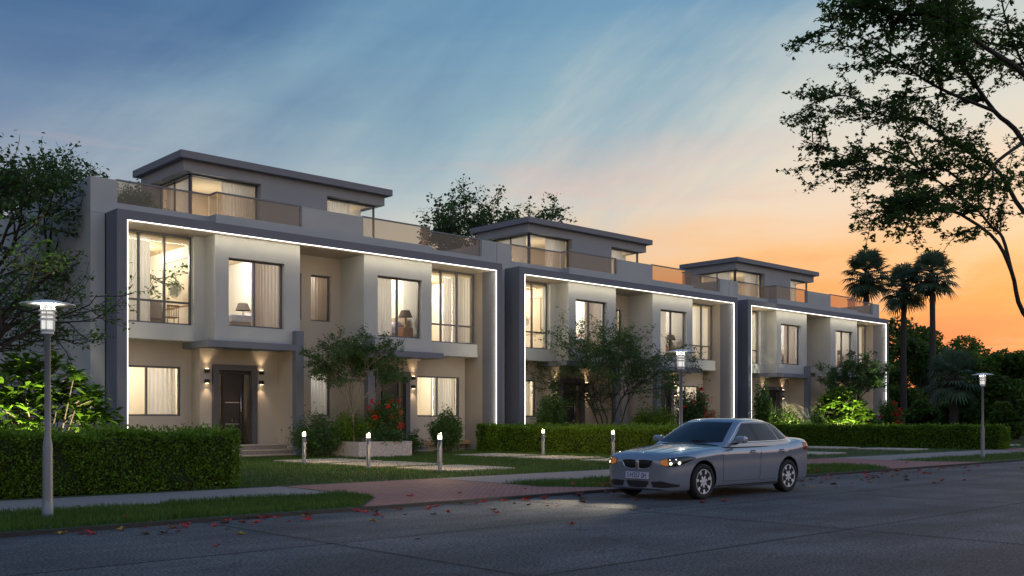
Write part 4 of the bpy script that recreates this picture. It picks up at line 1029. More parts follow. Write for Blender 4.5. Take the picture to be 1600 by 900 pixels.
def spot_fixture(x, y, target, e, col, ang, label, up=.18):
    t = thing('garden_spotlight', (x, y, ZL), label, 'spotlight', 'garden uplights')
    b = MB(); b.tube([(x, y, ZL), (x, y, ZL + up - .04)], .012, 6); b.build('spike', MT['blackplastic'], t)
    d = (Vector(target) - Vector((x, y, ZL + up))).normalized(); p = Vector((x, y, ZL + up))
    b = MB(); b.tube([p - d * .06, p + d * .06], [.04, .05], 12); b.build('lamp_head', MT['blackplastic'], t)
    lamp('uplight', 'SPOT', p + d * .09, e, col, t, .04, target, ang, .6)
    return t
LG = (1, .93, .55)
spot_fixture(6.6, 22.6, (7.8, 24.9, 1.8), 900, LG, 110, "small black uplight in front of the big frangipani bush")
spot_fixture(21.6, 31.9, (21.9, 33.1, 1.6), 70, LG, 100, "small black uplight inside the stone planter")
spot_fixture(56.2, 29.4, (57.5, 31.4, 2.3), 2000, LG, 90, "small black uplight before the lit yellow green bush")
spot_fixture(52.4, 31.2, (53.4, 33.0, 1.5), 520, LG, 100, "small black uplight before the bright green bush")
spot_fixture(50.9, 24.3, (50.0, 24.8, 1.1), 26, (1, .95, .3), 75, "small black lamp on a tall spike shining on the long hedge's top", 1.42)

# ------------------------------------------------------------------ fan palms
def palm(seed, base, h, crown, label, nf=46, r=.24, skirt=True, lean=0.0):
    g = np.random.default_rng(seed); gr = random.Random(seed); t = thing('fan_palm', base, label, 'palm tree', 'fan palms beyond the villas')
    b = MB(); b0 = Vector(base); n = 14; pts = []; rr = []
    for i in range(n + 1):
        f = i / n; pts.append(b0 + Vector((lean * math.sin(f * 2), .5 * lean * f, h * f))); rr.append(r * (1.35 - .5 * f if f < .15 else 1.27 - .42 * f) * (1 + .05 * (i % 2)))
    b.tube(pts, rr, 12, cap=False); b.build('trunk', MT['palmbark'], t)
    top = pts[-1]; V = []; D = []
    st = MB()
    for i in range(nf):
        f = i / nf; az = i * 2.39996 + gr.uniform(-.2, .2); el = 1.35 - 2.25 * f + gr.uniform(-.12, .12)
        pl = crown * gr.uniform(.42, .55); fl = crown * gr.uniform(.5, .62)
        d = Vector((math.cos(az) * math.cos(el), math.sin(az) * math.cos(el), math.sin(el)))
        o = top + Vector((0, 0, -.5 * crown * .35 * f)); hub = o + d * pl + Vector((0, 0, -.08 * crown * math.cos(el)))
        st.tube([o, o + d * pl * .5, hub], [.035, .03, .02], 4, cap=False)
        side = d.cross(Vector((0, 0, 1)));
        if side.length < .1: side = Vector((1, 0, 0))
        side.normalize(); nn = side.cross(d).normalized(); ns = 17
        for k in range(ns):
            a = (k / (ns - 1) - .5) * 3.5; L_ = fl * (1 - .28 * abs(a) / 1.75) * gr.uniform(.9, 1.08)
            q = d * math.cos(a) + side * math.sin(a); w = fl * .055; e = (side * math.cos(a) - d * math.sin(a)) * w
            m1 = hub + q * L_ * .6 + nn * .03; tip = hub + q * L_ + Vector((0, 0, -.30 * L_ * gr.uniform(.6, 1.2)))
            V += [hub, m1 + e, tip, m1 - e]
    if skirt:
        for i in range(60):
            az = gr.uniform(0, 6.283); z = gr.uniform(-.22, .02) * crown; L_ = crown * gr.uniform(.25, .5)
            o = top + Vector((math.cos(az) * r * .8, math.sin(az) * r * .8, z)); d = Vector((math.cos(az) * .55, math.sin(az) * .55, -1)).normalized()
            s = Vector((-math.sin(az), math.cos(az), 0)) * .14 * crown * .5
            m1 = o + d * L_ * .6 + Vector((math.cos(az), math.sin(az), 0)) * .1
            D += [o, m1 + s, o + d * L_ + s * .3, m1 - s]
    st.build('leaf_stalk', MT['palmbark'], t)
    V = np.array([tuple(v) for v in V]); npmesh('crown', V, np.arange(len(V)).reshape(-1, 4), MT['leafpalm'], t)
    if D:
        D = np.array([tuple(v) for v in D]); npmesh('dead_skirt', D, np.arange(len(D)).reshape(-1, 4), MT['palmdead'], t)
    return t
palm(71, (89.5, 46.4, 0), 15.5, 2.7, "fan palm rising behind the farthest villa's roof, leftmost of the tall palms", lean=-.5)
palm(72, (88.4, 42.2, 0), 13.7, 2.5, "middle tall fan palm, its trunk just right of the farthest villa", lean=-.2)
palm(73, (86.9, 38.9, 0), 14.5, 2.5, "rightmost tall fan palm against the orange sky", lean=.35)
palm(74, (75.4, 32.1, 0), 4.9, 2.5, "short bushy fan palm in front of the dark trees, left of the far lamp", nf=40, r=.28)

# ------------------------------------------------------------------ dark trees beyond
WOODS = [(101.5, 49.5, 13.5, "dense dark tree just beyond the farthest villa's edge, behind the palms"), (96.0, 44.0, 9.5, "bushy mid height tree between the two palm trunks"),
         (120.0, 52.0, 13.0, "far dark tree filling the gap right of the palms"), (112.0, 46.0, 9.0, "far rounded tree behind the short palm"),
         (86.5, 33.2, 5.2, "low bushy tree left of the farthest street lamp"), (78.0, 28.6, 6.6, "rounded tree at the far right, beyond the hedge's end"),
         (97.0, 33.5, 5.6, "dark tree seen past the farthest street lamp"), (70.0, 22.6, 5.6, "tree at the right edge with pale trunk above the verge"), (140.0, 56.0, 12.0, "most distant tree on the sunset horizon"),
         (92.0, 50.5, 11.0, "tree tight against the farthest villa's right flank"),
         (73.0, 27.5, 2.6, "low dark bush behind the end of the long hedge"), (80.0, 33.5, 3.4, "rounded dark bush at the short palm's foot"), (84.0, 38.5, 3.2, "dark bush below the rightmost tall palm"), (78.0, 24.6, 3.0, "low bush at the picture's right edge behind the verge"), (105.0, 36.0, 5.0, "distant bush between the lamp and the rounded tree")]
for i, (x, y, h, lab) in enumerate(WOODS):
    gr = random.Random(100 + i); g = np.random.default_rng(100 + i)
    t = thing('woodland_tree', (x, y, 0), lab, 'tree', 'dark trees at the sunset end of the street'); b = MB(); C = []
    w = h * gr.uniform(.75, .95); b.tube([(x, y, 0), (x + .2, y, h * .25), (x, y + .1, h * .5)], [.22, .17, .1], 8, cap=False)
    for k in range(34):
        a = gr.uniform(0, 6.283); el = gr.uniform(-1.0, 1.4); rad = gr.uniform(.55, 1)
        c = Vector((x + math.cos(a) * math.cos(el) * w / 2 * rad, y + math.sin(a) * math.cos(el) * w / 2 * rad, max(h * .08, h * .48 + math.sin(el) * h * .46 * rad)))
        b.tube([(x, y, h * .3), Vector((x, y, h * .36)).lerp(c, .5), c], [.08, .05, .02], 5, cap=False)
        m = 330; q = g.normal(0, 1, (m, 3)); q /= np.linalg.norm(q, axis=1)[:, None]; q *= (g.uniform(.25, 1, m) ** .5)[:, None] * np.array([1, 1, .7]) * h * gr.uniform(.10, .17)
        C.append(np.array(c) + q)
    b.build('trunk', MT['barkdark'], t)
    V, F = leaves(np.maximum(np.concatenate(C), [-1e9, -1e9, .15]), .26 + h * .012, g, .4, .65); npmesh('crown', V, F, MT['leafwood'], t)

# ------------------------------------------------------------------ the overhanging maple on the near verge
BOUGHS = [
 [(9.87, 2.83, 0), (9.82, 2.88, 0.68), (9.72, 2.96, 1.58), (9.47, 3.06, 2.03)],
 [(9.47, 3.06, 2.03), (8.99, 3.24, 2.41), (8.81, 3.27, 2.75), (8.58, 3.35, 3.04), (8.05, 3.57, 3.27), (7.82, 3.65, 3.28), (7.61, 3.71, 3.11)],
 [(8.81, 3.27, 2.75), (8.86, 3.36, 3.05), (8.89, 3.47, 3.17), (8.87, 3.62, 3.37), (8.78, 3.99, 3.72), (8.72, 4.17, 4.06), (8.73, 4.3, 4.31)],
 [(8.78, 3.99, 3.72), (8.55, 4.33, 3.95), (8.44, 4.44, 3.86), (8.32, 4.68, 3.96), (8.22, 4.90, 4.12)],
 [(9.72, 2.96, 1.58), (9.9, 3.07, 2.97), (9.73, 3.5, 4.06), (9.53, 3.69, 4.35), (9.42, 3.93, 4.81), (9.34, 4.14, 5.29), (9.34, 4.28, 5.68)],
 [(9.53, 3.69, 4.35), (9.04, 3.87, 4.44), (8.74, 4.02, 4.56), (8.45, 4.15, 4.73), (8.1, 4.34, 4.87), (7.81, 4.47, 4.9)],
 [(9.9, 3.07, 2.97), (8.95, 2.87, 3.9), (8.46, 3.05, 4.28), (8.22, 3.27, 4.5), (7.91, 3.42, 4.67), (7.52, 3.65, 4.68), (7.28, 3.88, 4.76)],
 [(8.95, 2.87, 3.9), (9.14, 3.24, 4.51), (9.07, 3.3, 4.63), (9.08, 3.43, 5.05), (9.04, 3.46, 5.39)],
 [(9.9, 3.07, 2.97), (9.95, 3.58, 3.46), (9.98, 3.82, 3.88), (9.81, 4.12, 4.15), (9.63, 4.42, 4.43), (9.45, 4.72, 4.52), (9.26, 5.03, 4.75), (9.07, 5.35, 4.68)],
 [(9.73, 3.5, 4.06), (9.35, 3.58, 3.84), (9.08, 3.7, 3.59), (8.77, 3.85, 3.72), (8.57, 4.04, 3.65), (8.4, 4.2, 3.72), (8.10, 4.46, 3.69)],
 [(9.9, 3.07, 2.97), (10.5, 2.9, 3.6), (11.2, 2.6, 4.2), (11.8, 2.4, 4.6)], [(9.9, 3.07, 2.97), (10.2, 2.3, 3.7), (10.3, 1.7, 4.3), (10.5, 1.1, 4.7)],
 [(9.9, 3.07, 2.97), (10.9, 3.6, 3.8), (11.7, 4.0, 4.3)],
]
BR = [(.09, .05), (.024, .006), (.016, .005), (.010, .003), (.034, .009), (.018, .005), (.034, .006), (.018, .005), (.026, .005), (.018, .005), (.05, .01), (.05, .01), (.05, .01)]
T = Tree(81)
for i, (bp, (r0, r1)) in enumerate(zip(BOUGHS, BR)):
    pts = [Vector(p) for p in bp]; k = len(pts)
    fine = []
    for j in range(k - 1):
        p0, p1, p2, p3 = pts[max(j - 1, 0)], pts[j], pts[j + 1], pts[min(j + 2, k - 1)]
        for s_ in range(4):
            u = s_ / 4; fine.append(.5 * ((2 * p1) + (p2 - p0) * u + (2 * p0 - 5 * p1 + 4 * p2 - p3) * u * u + (3 * p1 - p0 - 3 * p2 + p3) * u ** 3))
    fine.append(pts[-1]); m = len(fine)
    T.mb.tube(fine, [r0 + (r1 - r0) * (q / (m - 1)) ** .8 for q in range(m)], 7, cap=False)
    if i == 0: continue
    L_ = sum((fine[q + 1] - fine[q]).length for q in range(m - 1))
    nt_ = int(L_ * 15)
    for q in range(nt_):
        f0 = .55 if i in (1, 4, 6) else .22; f = f0 + (1 - f0) * (q + T.g.random()) / nt_; j = min(int(f * (m - 1)), m - 2); p = fine[j]
        d = (fine[j + 1] - fine[j]).normalized()
        sd_ = Vector((T.g.gauss(0, 1), T.g.gauss(0, 1), T.g.gauss(0, .35))); sd_ -= d * sd_.dot(d); sd_.normalize()
        nd = (d * .75 + sd_ * .9).normalized(); ln = T.g.uniform(.22, .72) * (1.05 - .45 * f)
        tw, rr, _ = T.limb(p, nd, ln, .006, .002, 4, .22, .0, 4)
        T.spray(tw, int(ln * 76), .030, .12)
        for _ in range(2):
            p2 = tw[T.g.randint(1, 3)]; d2 = (nd + Vector((T.g.gauss(0, .8), T.g.gauss(0, .8), T.g.gauss(0, .3)))).normalized()
            tw2, rr, _ = T.limb(p2, d2, ln * .5, .004, .0015, 3, .25, -.02, 4); T.spray(tw2, int(ln * 44), .028, .15)
T.finish('maple_tree', (9.87, 2.83, 0), "overhanging maple tree reaching in from the right edge, against the sky", 'tree', None, MT['leafmaple'], MT['barkdark'], .035, 3, 1.0, .55)

# ------------------------------------------------------------------ fallen leaves on the road and verge
def fallen(seed):
    g = random.Random(seed); b = MB(); n = 10; pts = []
    for i in range(n):
        a = 6.283 * i / n; rr = (.11 if i % 2 == 0 else .055) * g.uniform(.8, 1.15); pts.append((rr * math.cos(a), rr * math.sin(a) * .8, .012 + abs(g.gauss(0, .02))))
    for i in range(n): b.quad([(0, 0, .008), pts[i], pts[(i + 1) % n]])
    return b
fm = {}
for c, k in (('fallred', 3), ('fallbrown', 2), ('fallyellow', 1)): fm[c] = [fallen(s).build('fallen_leaf', MT[c]) for s in range(k)]
gl = random.Random(5); lab = {'fallred': "red fallen leaf on the road or its edge", 'fallbrown': "brown fallen leaf on the road or its edge", 'fallyellow': "yellow fallen leaf on the road or its edge"}
used = {id(o): False for v in fm.values() for o in v}
spots = []
for i in range(250):
    x = gl.uniform(4.5, 33); y = (13.58 - gl.expovariate(2.6) if gl.random() < .5 else 13.5 - abs(gl.gauss(0, 1.35))) if gl.random() < .9 else gl.uniform(13.8, 14.6)
    if 14.5 < x < 19.3 and 11.0 < y < 13.1: continue
    c = gl.choices(['fallred', 'fallbrown', 'fallyellow'], [.62, .28, .10])[0]; spots.append((x, y, c))
for x, y, c in spots:
    src = gl.choice(fm[c]); z = ZL + .07 if y > 13.6 else .002
    if not used[id(src)]: used[id(src)] = True; o = src
    else: o = src.copy(); COL.objects.link(o)
    s = gl.uniform(.35, 1.05); o.location = (x, y, z); o.rotation_euler = (gl.gauss(0, .15), gl.gauss(0, .15), gl.uniform(0, 6.28)); o.scale = (s, s, s)
    tag(o, lab[c], 'leaf', {'fallred': 'red fallen leaves', 'fallbrown': 'brown fallen leaves', 'fallyellow': 'yellow fallen leaves'}[c])
#@@CAR
# ------------------------------------------------------------------ the parked saloon car
def interp(xs, ys):
    xs = np.array(xs, float); ys = np.array(ys, float); d = np.diff(ys) / np.diff(xs); m = np.zeros(len(xs))
    m[0], m[-1] = d[0], d[-1]
    for i in range(1, len(xs) - 1): m[i] = 0 if d[i - 1] * d[i] <= 0 else 2 * d[i - 1] * d[i] / (d[i - 1] + d[i])
    def f(x):
        x = np.clip(x, xs[0], xs[-1]); k = np.clip(np.searchsorted(xs, x) - 1, 0, len(xs) - 2); h = xs[k + 1] - xs[k]; t = (x - xs[k]) / h
        return (2 * t ** 3 - 3 * t ** 2 + 1) * ys[k] + (t ** 3 - 2 * t ** 2 + t) * h * m[k] + (-2 * t ** 3 + 3 * t ** 2) * ys[k + 1] + (t ** 3 - t ** 2) * h * m[k + 1]
    return f
VZ = 1.04
CARX, CARY = 14.59, 12.06
wS = interp([0, .006, .02, .05, .10, .18, .30, .50, .80, 1.4, 3.4, 3.85, 4.1, 4.28, 4.40, 4.47, 4.505, 4.52],
            [.10, .38, .55, .68, .765, .820, .858, .884, .902, .9085, .9085, .898, .88, .85, .79, .69, .50, .06])
ztS = interp([0, .03, .07, .12, .20, .35, .6, .9, 1.25, 1.5, 2.5, 3.6, 3.95, 4.15, 4.32, 4.42, 4.48, 4.52],
             [.68, .728, .762, .792, .818, .845, .880, .910, .940, .952, .958, .985, 1.02, 1.045, 1.05, 1.03, .97, .84])
zbS = interp([0, .05, .15, .4, 1.2, 3.2, 4.1, 4.35, 4.47, 4.52], [.20, .165, .155, .155, .165, .165, .185, .22, .28, .36])
FZ = [0, 0, 0, .10, .28, .50, .66, .79, .875, .94, .975, .995, 1.0]
FW = [0, .5, .88, .965, .985, .992, .990, 1.0, .965, .885, .70, .40, 0]
secW = interp(np.arange(13), FW); secZ = interp(np.arange(13), FZ)
crown = lambda s: np.interp(s, [0, .2, 1.2, 4.0, 4.52], [.0, .02, .035, .02, .0])
def car_body():
    ss = np.concatenate([np.linspace(0, .05, 7), np.linspace(.06, .5, 20)[0:], np.linspace(.53, 4.0, 96), np.linspace(4.03, 4.47, 22), np.linspace(4.48, 4.52, 6)])
    us = np.linspace(0, 12, 49); V = []; n = len(us)
    us = np.concatenate([us, ])
    rows = []
    for s in ss:
        w, zt, zb = float(wS(s)), float(ztS(s)), float(zbS(s)); half = []
        for u in us:
            y = w * float(secW(u)); z = zb + (zt - zb) * float(secZ(u))
            if u > 9: z += float(crown(s)) * ((u - 9) / 3) ** 1 * (1 if u < 12 else 1) * .5
            half.append((s, y, z * VZ))
        full = half + [(a, -b, c) for a, b, c in half[-2:0:-1]]
        rows.append(full)
    b = MB(); m = len(rows[0]); V = [p for r_ in rows for p in r_]; F = []
    for i in range(len(rows) - 1):
        for j in range(m):
            k = (j + 1) % m; F.append((i * m + j, i * m + k, (i + 1) * m + k, (i + 1) * m + j))
    F.append(tuple(range(m - 1, -1, -1))); F.append(tuple((len(rows) - 1) * m + j for j in range(m)))
    return V, F
def place(V): return [(CARX + a, CARY + b, c) for a, b, c in V]
def bm_of(V, F):
    bm = bmesh.new(); vs = [bm.verts.new(p) for p in V]
    for f in F:
        try: bm.faces.new([vs[i] for i in f])
        except ValueError: pass
    bmesh.ops.recalc_face_normals(bm, faces=bm.faces[:]); return bm
WHEELS = [(.78, -1), (.78, 1), (3.54, -1), (3.54, 1)]; WR = .325; WZ = .325
def make_car():
    car = thing('saloon_car', (CARX + 2.26, CARY, 0), "silver blue four door saloon car parked at the kerb with headlights on", 'car')
    V, F = car_body()
    me = bpy.data.meshes.new('tmp_body'); bm = bm_of(place(V), F); bm.to_mesh(me); bm.free()
    bo = bpy.data.objects.new('tmp_body', me); COL.objects.link(bo)
    # wheel wells cut out of the shell
    cv = MB()
    for sx, sd_ in WHEELS:
        y0 = CARY + sd_ * .60; y1 = CARY + sd_ * 1.05; a, c = sorted((y0, y1))
        cv.lathe([(.372, a), (.372, c)], (CARX + sx, 0, WZ + .015), 48, axis='Y')
    co = cv.build('tmp_cut', MT['paint'])
    bmc = bmesh.new(); bmc.from_mesh(co.data); bmesh.ops.recalc_face_normals(bmc, faces=bmc.faces[:]); bmc.to_mesh(co.data); bmc.free()
    md = bo.modifiers.new('cut', 'BOOLEAN'); md.operation = 'DIFFERENCE'; md.object = co; md.solver = 'EXACT'
    dg = bpy.context.evaluated_depsgraph_get(); dg.update()
    ev = bpy.data.meshes.new_from_object(bo.evaluated_get(dg))
    bv = BVHTree.FromPolygons([tuple(v.co) for v in me.vertices], [tuple(p.vertices) for p in me.polygons])
    bpy.data.objects.remove(bo); bpy.data.objects.remove(co)
    off = root_loc(car)
    for v in ev.vertices: v.co -= off
    ev.materials.clear(); ev.materials.append(MT['paint']); ev.materials.append(MT['blackplastic'])
    for p_ in ev.polygons:
        c = p_.center + off; p_.use_smooth = True; p_.material_index = 0
        for sx, sd_ in WHEELS:
            dx, dz = c.x - CARX - sx, c.z - WZ - .015; rr = math.hypot(dx, dz)
            if rr < .3735 and abs(c.y - CARY) > .59 and (abs(rr - .372) < .002 or abs(abs(c.y - CARY) - .60) < .004): p_.material_index = 1; p_.use_smooth = False
    body = bpy.data.objects.new('body', ev); COL.objects.link(body); body.parent = car
    # greenhouse
    zf = interp([.90, .96, 1.10, 1.25, 1.345, 1.375], [1.22, 1.36, 1.60, 1.86, 2.03, 2.11])
    zr = interp([.90, 1.0, 1.15, 1.28, 1.345, 1.375], [4.14, 4.00, 3.80, 3.58, 3.44, 3.34])
    zw = interp([.90, .97, 1.1, 1.25, 1.345, 1.375], [.852, .835, .775, .695, .635, .60])
    def ring(z, k=1.0, zz=None):
        xf, xr, w = float(zf(z)), float(zr(z)), float(zw(z)) * k; L0 = []
        if k < 1: mid = (xf + xr) / 2; xf = mid + (xf - mid) * (k * .6 + .4) ; xr = mid + (xr - mid) * (k * .6 + .4)
        N1, N2, N3 = 16, 44, 14
        bul = .17; P_ = []
        for i in range(N1): t = i / (N1 - 1) * .93; P_.append((xf + bul * t * t, w * t))                        # windscreen
        for t, vv in ((.35, .965), (.7, .99)): P_.append((xf + bul + .10 * t, w * vv))                           # A pillar bend
        xa, xc = xf + bul + .11, xr - .30
        for i in range(N2): t = i / (N2 - 1); P_.append((xa + (xc - xa) * t, w * (1.0 + .015 * math.sin(t * math.pi) - .07 * t ** 3)))
        for t, vv in ((.35, .90), (.7, .86)): P_.append((xc + .17 * t + .02, w * vv))
        for i in range(N3): t = 1 - i / (N3 - 1); P_.append((xr - .11 * t * t * .9, w * .82 * t))
        z0 = z if zz is None else zz
        h_ = [(a, b_, z0) for a, b_ in P_]
        return h_ + [(a, -b_, c) for a, b_, c in h_[-2:0:-1]], (N1, N2, N3)
    def zadj(p, z):   # the roof falls a little to front and rear
        return p
    levels = list(np.linspace(.90, 1.375, 24)); rows = []
    for z in levels: r_, NN = ring(z); rows.append([(a, b_, c) for a, b_, c in r_])
    for k, z in ((.93, 1.393), (.82, 1.408), (.66, 1.418), (.45, 1.424), (.22, 1.427)):
        r_, _ = ring(1.375, k, z); rows.append(r_)
    def lift(p):   # crown of the roof along its length
        a, b_, c = p; f = max(0, (c - 1.25) / .17); return (a, b_, (c - .020 * f * ((a - 2.70) / .7) ** 2 * .7) * VZ)
    rows = [[lift(p) for p in r_] for r_ in rows]; m = len(rows[0]); G = MB()
    VV = place([p for r_ in rows for p in r_]); FF = []
    for i in range(len(rows) - 1):
        for j in range(m): k = (j + 1) % m; FF.append((i * m + j, i * m + k, (i + 1) * m + k, (i + 1) * m + j))
    FF.append(tuple((len(rows) - 1) * m + j for j in range(m)))
    G.mesh(VV, FF, 0, True)
    G.build('roof', MT['paint'], car)
    gv = BVHTree.FromPolygons(VV, FF)
    # panels laid on the shells by projection, slightly proud
    def patch(name, mt, par, rows_, direc, bvh, offs, flip=False, both=False):
        """rows_: list of rows of points outside the body; each is cast along direc on to the shell"""
        d = Vector(direc).normalized(); pts = []
        for r_ in rows_:
            rr = []
            for p in r_:
                q = Vector((CARX + p[0], CARY + p[1], p[2])) - d * 3
                loc, nr, idx, dist = bvh.ray_cast(q, d)
                if loc is None:
                    loc, nr, idx, dist = bvh.find_nearest(q + d * 3)
                if nr.dot(d) > 0: nr = -nr
                rr.append(loc + nr * offs)
            pts.append(rr)
        b = MB(); n = len(pts[0]); Vp = [p for r_ in pts for p in r_]; Fp = []
        for i in range(len(pts) - 1):
            for j in range(n - 1): Fp.append((i * n + j, i * n + j + 1, (i + 1) * n + j + 1, (i + 1) * n + j))
        b.mesh(Vp, Fp, 0, True); return b.build(name, mt, par), pts
    def quadgrid(outline_lo, outline_hi, nu, nv):
        """rows between two polylines given as functions of 0..1"""
        return [[tuple(outline_lo(j / nu) * (1 - i / nv) + outline_hi(j / nu) * (i / nv)) for j in range(nu + 1)] for i in range(nv + 1)]
    def pl(pts):
        pts = np.array(pts, float); t = np.linspace(0, 1, len(pts))
        return lambda u: np.array([np.interp(u, t, pts[:, k]) for k in range(pts.shape[1])])
    for sd_ in (-1, 1):
        D = (0, -sd_, 0); Y = sd_ * 1.2
        def side(name, mt, lo, hi, offs, bvh, nu=14, nv=8, par=car):
            return patch(name, mt, par, quadgrid(pl([(a, Y, c * VZ) for a, c in lo]), pl([(a, Y, c * VZ) for a, c in hi]), nu, nv), D, bvh, offs)
        # side glass: front door, rear door, quarter light
        side('window', MT['carglass'], [(1.72, .985), (2.50, .990)], [(2.26, 1.318), (2.44, 1.322)], .004, gv)
        side('window', MT['carglass'], [(2.60, .992), (3.30, 1.0)], [(2.545, 1.326), (3.14, 1.318)], .004, gv)
        side('window', MT['carglass'], [(3.34, 1.0), (3.60, 1.03)], [(3.185, 1.312), (3.36, 1.262)], .004, gv, 6)
        side('window_pillar', MT['blackplastic'], [(2.505, .99), (2.595, .992)], [(2.445, 1.322), (2.54, 1.322)], .003, gv, 4)
        # bright trim round the glass
        tp = [(1.62, .978), (2.0, .980), (2.55, .984), (3.1, .990), (3.52, 1.000), (3.65, 1.03), (3.60, 1.10), (3.47, 1.22), (3.36, 1.288), (3.15, 1.338), (2.75, 1.348), (2.45, 1.342), (2.25, 1.332), (2.08, 1.25), (1.85, 1.11), (1.62, .978)]
        fine = pl(tp); tt = []
        for i in range(70):
            a, c = fine(i / 69); q = Vector((CARX + a, CARY + Y * 2, c * VZ)); loc, nr, ix, ds = gv.ray_cast(q, Vector(D))
            if loc is not None: tt.append(loc + nr * .003 * (1 if nr.y * sd_ > 0 else -1))
        b = MB(); b.tube(tt, .012, 6); b.build('window_trim', MT['chrome'], car)
        # doors: dark shut lines below, the skins a hair proud
        for lo, hi in (([(1.36, .29), (2.50, .27)], [(1.34, .955), (2.56, .962)]), ([(2.53, .27), (3.16, .28)], [(2.59, .962), (3.58, .985)])):
            lo2 = [lo[0], lo[1]]; hi2 = [hi[0], hi[1]]
            if lo[0][0] > 2.5: lo2 = [(2.53, .27), (3.08, .28)]; 
            left, right = [lo2[0], hi2[0]], [lo2[1], hi2[1]]
            def gridrows(ins, nu=16, nv=14):
                L_ = pl([(a + ins, Y, c * VZ + (ins if i == 0 else -ins)) for i, (a, c) in enumerate(left)])
                if lo[0][0] > 2.5: Rr = pl([(a - ins, Y, c * VZ) for a, c in ((3.09, .28 + ins), (3.11, .40), (3.20, .60), (3.36, .72), (3.52, .80), (3.60, .985 - ins))])
                else: Rr = pl([(a - ins, Y, c * VZ + (ins if i == 0 else -ins)) for i, (a, c) in enumerate(right)])
                out = []
                for i in range(nv + 1):
                    t = i / nv; zq = None
                    z0, z1 = L_(0)[2], L_(1)[2]; zc = z0 + (z1 - z0) * t
                    # same height on both edges
                    us_ = np.linspace(0, 1, 60); rz = np.array([Rr(u)[2] for u in us_]); u = np.interp(zc, rz, us_)
                    p0, p1 = L_(t), Rr(u); out.append([tuple(p0 * (1 - j / nu) + p1 * (j / nu)) for j in range(nu + 1)])
                return out
            patch('shut_line', MT['blackplastic'], car, gridrows(0.0), D, bv, .0012)
            dr, _ = patch('door', MT['paint'], car, gridrows(.007), D, bv, .0035)
            hx = lo[1][0] - .30 if lo[0][0] < 2.5 else 3.18
            hp = []
            for i in range(9):
                q = Vector((CARX + hx + .20 * i / 8, CARY + Y * 2, .80 * VZ)); loc, nr, ix, ds = bv.ray_cast(q, Vector(D)); hp.append(loc + Vector((0, sd_ * (.012 + .022 * math.sin(math.pi * i / 8)), 0)))
            b = MB(); b.tube(hp, [.012] + [.016] * 7 + [.012], 8); b.build('door_handle', MT['paint'], dr)
            rec = [[(hx + .02 + .15 * j / 6, Y, (.785 + .045 * i / 3) * VZ) for j in range(7)] for i in range(4)]
            patch('handle_recess', MT['blackplastic'], dr, rec, D, bv, .0045)
        # sill line
        side('sill_trim', MT['blackplastic'], [(1.16, .205), (3.14, .205)], [(1.16, .222), (3.14, .222)], .002, bv, 20, 2)
        # door mirror
        b = MB(); mx, my, mz = CARX + 1.80, CARY + sd_ * .98, 1.02 * VZ
        b.box(mx - .07, mx + .07, my - .11, my + .11, mz - .06, mz + .075, bev=.05); mir = b.build('mirror', MT['paint'], car)
        b = MB(); b.tube([(mx + .02, CARY + sd_ * .80, mz - .07), (mx, my - sd_ * .06, mz - .045)], [.03, .025], 8); b.build('mirror_arm', MT['blackplastic'], mir)
        b = MB(); b.box(mx + .070, mx + .074, my - .085, my + .085, mz - .04, mz + .055); b.build('mirror_glass', MT['carglass'], mir)
        # headlamp wrapping round the corner
        dirn = (.80, -sd_ * .60, 0); cnr = lambda q: q
        def hl(offx, lo, hi, mt, offs, name, par, nu=14, nv=6):
            # u: across the lamp seen from a front three-quarter direction
            ax = Vector((.60, sd_ * .80, 0)); o = Vector((.17, sd_ * .72, 0))
            f = lambda P: pl([tuple(o + ax * a + Vector((0, 0, c * VZ))) for a, c in P])
            return patch(name, mt, par, quadgrid(f(lo), f(hi), nu, nv), dirn, bv, offs)
        lo = [(-.26, .610), (-.10, .585), (.06, .600), (.20, .652), (.36, .728)]
        hi = [(-.265, .700), (-.10, .730), (.06, .752), (.20, .764), (.36, .744)]
        hd, _ = hl(0, lo, hi, MT['lens'], .004, 'headlight', car)
        am, _ = hl(0, [(-.25, .620), (-.18, .602), (-.11, .598)], [(-.255, .690), (-.18, .706), (-.13, .714)], MT['amber'], .0065, 'indicator', hd)
        for a, c, rr in ((-.07, .640, .026), (.075, .652, .028), (-.085, .700, .010), (.02, .706, .012)):
            q = Vector((.17, sd_ * .72, 0)) + Vector((.60, sd_ * .80, 0)) * a + Vector((0, 0, c * VZ)); q = Vector((CARX + q.x, CARY + q.y, q.z)); dv = Vector(dirn).normalized()
            loc, nr, ix, ds = bv.ray_cast(q - dv * 3, dv)
            if nr.x > 0: nr = -nr
            b = MB(); cpt = loc + nr * .006
            t1 = nr.cross(Vector((0, 0, 1))).normalized(); t2 = nr.cross(t1)
            b.quad([cpt + t1 * rr * math.cos(6.283 * k / 16) + t2 * rr * math.sin(6.283 * k / 16) for k in range(16)]); b.build('bulb', MT['beamglow'], hd)
            b = MB(); b.tube([cpt + nr * .001 + t1 * (rr * 1.25) * math.cos(6.283 * k / 20) + t2 * (rr * 1.25) * math.sin(6.283 * k / 20) for k in range(21)], .005, 5); b.build('bulb_ring', MT['chrome'], hd)
        lamp('headlight_beam', 'SPOT', (CARX - .12, CARY + sd_ * .55, .63 * VZ), 230, (1, .84, .58), car, .04, (CARX - 4.6, CARY + sd_ * .55 + .2, -.1), 64, .9)
        # tail lamp
        rows_ = [[(4.10 + .40 * j / 8, Y, (.80 + .15 * i / 5) * VZ) for j in range(9)] for i in range(6)]
        patch('tail_light', MT['tail'], car, rows_, D, bv, .004)
        # kidney grille
        kl = [(.032, .545), (.15, .532), (.29, .560)]; kh = [(.026, .690), (.18, .700), (.37, .684)]
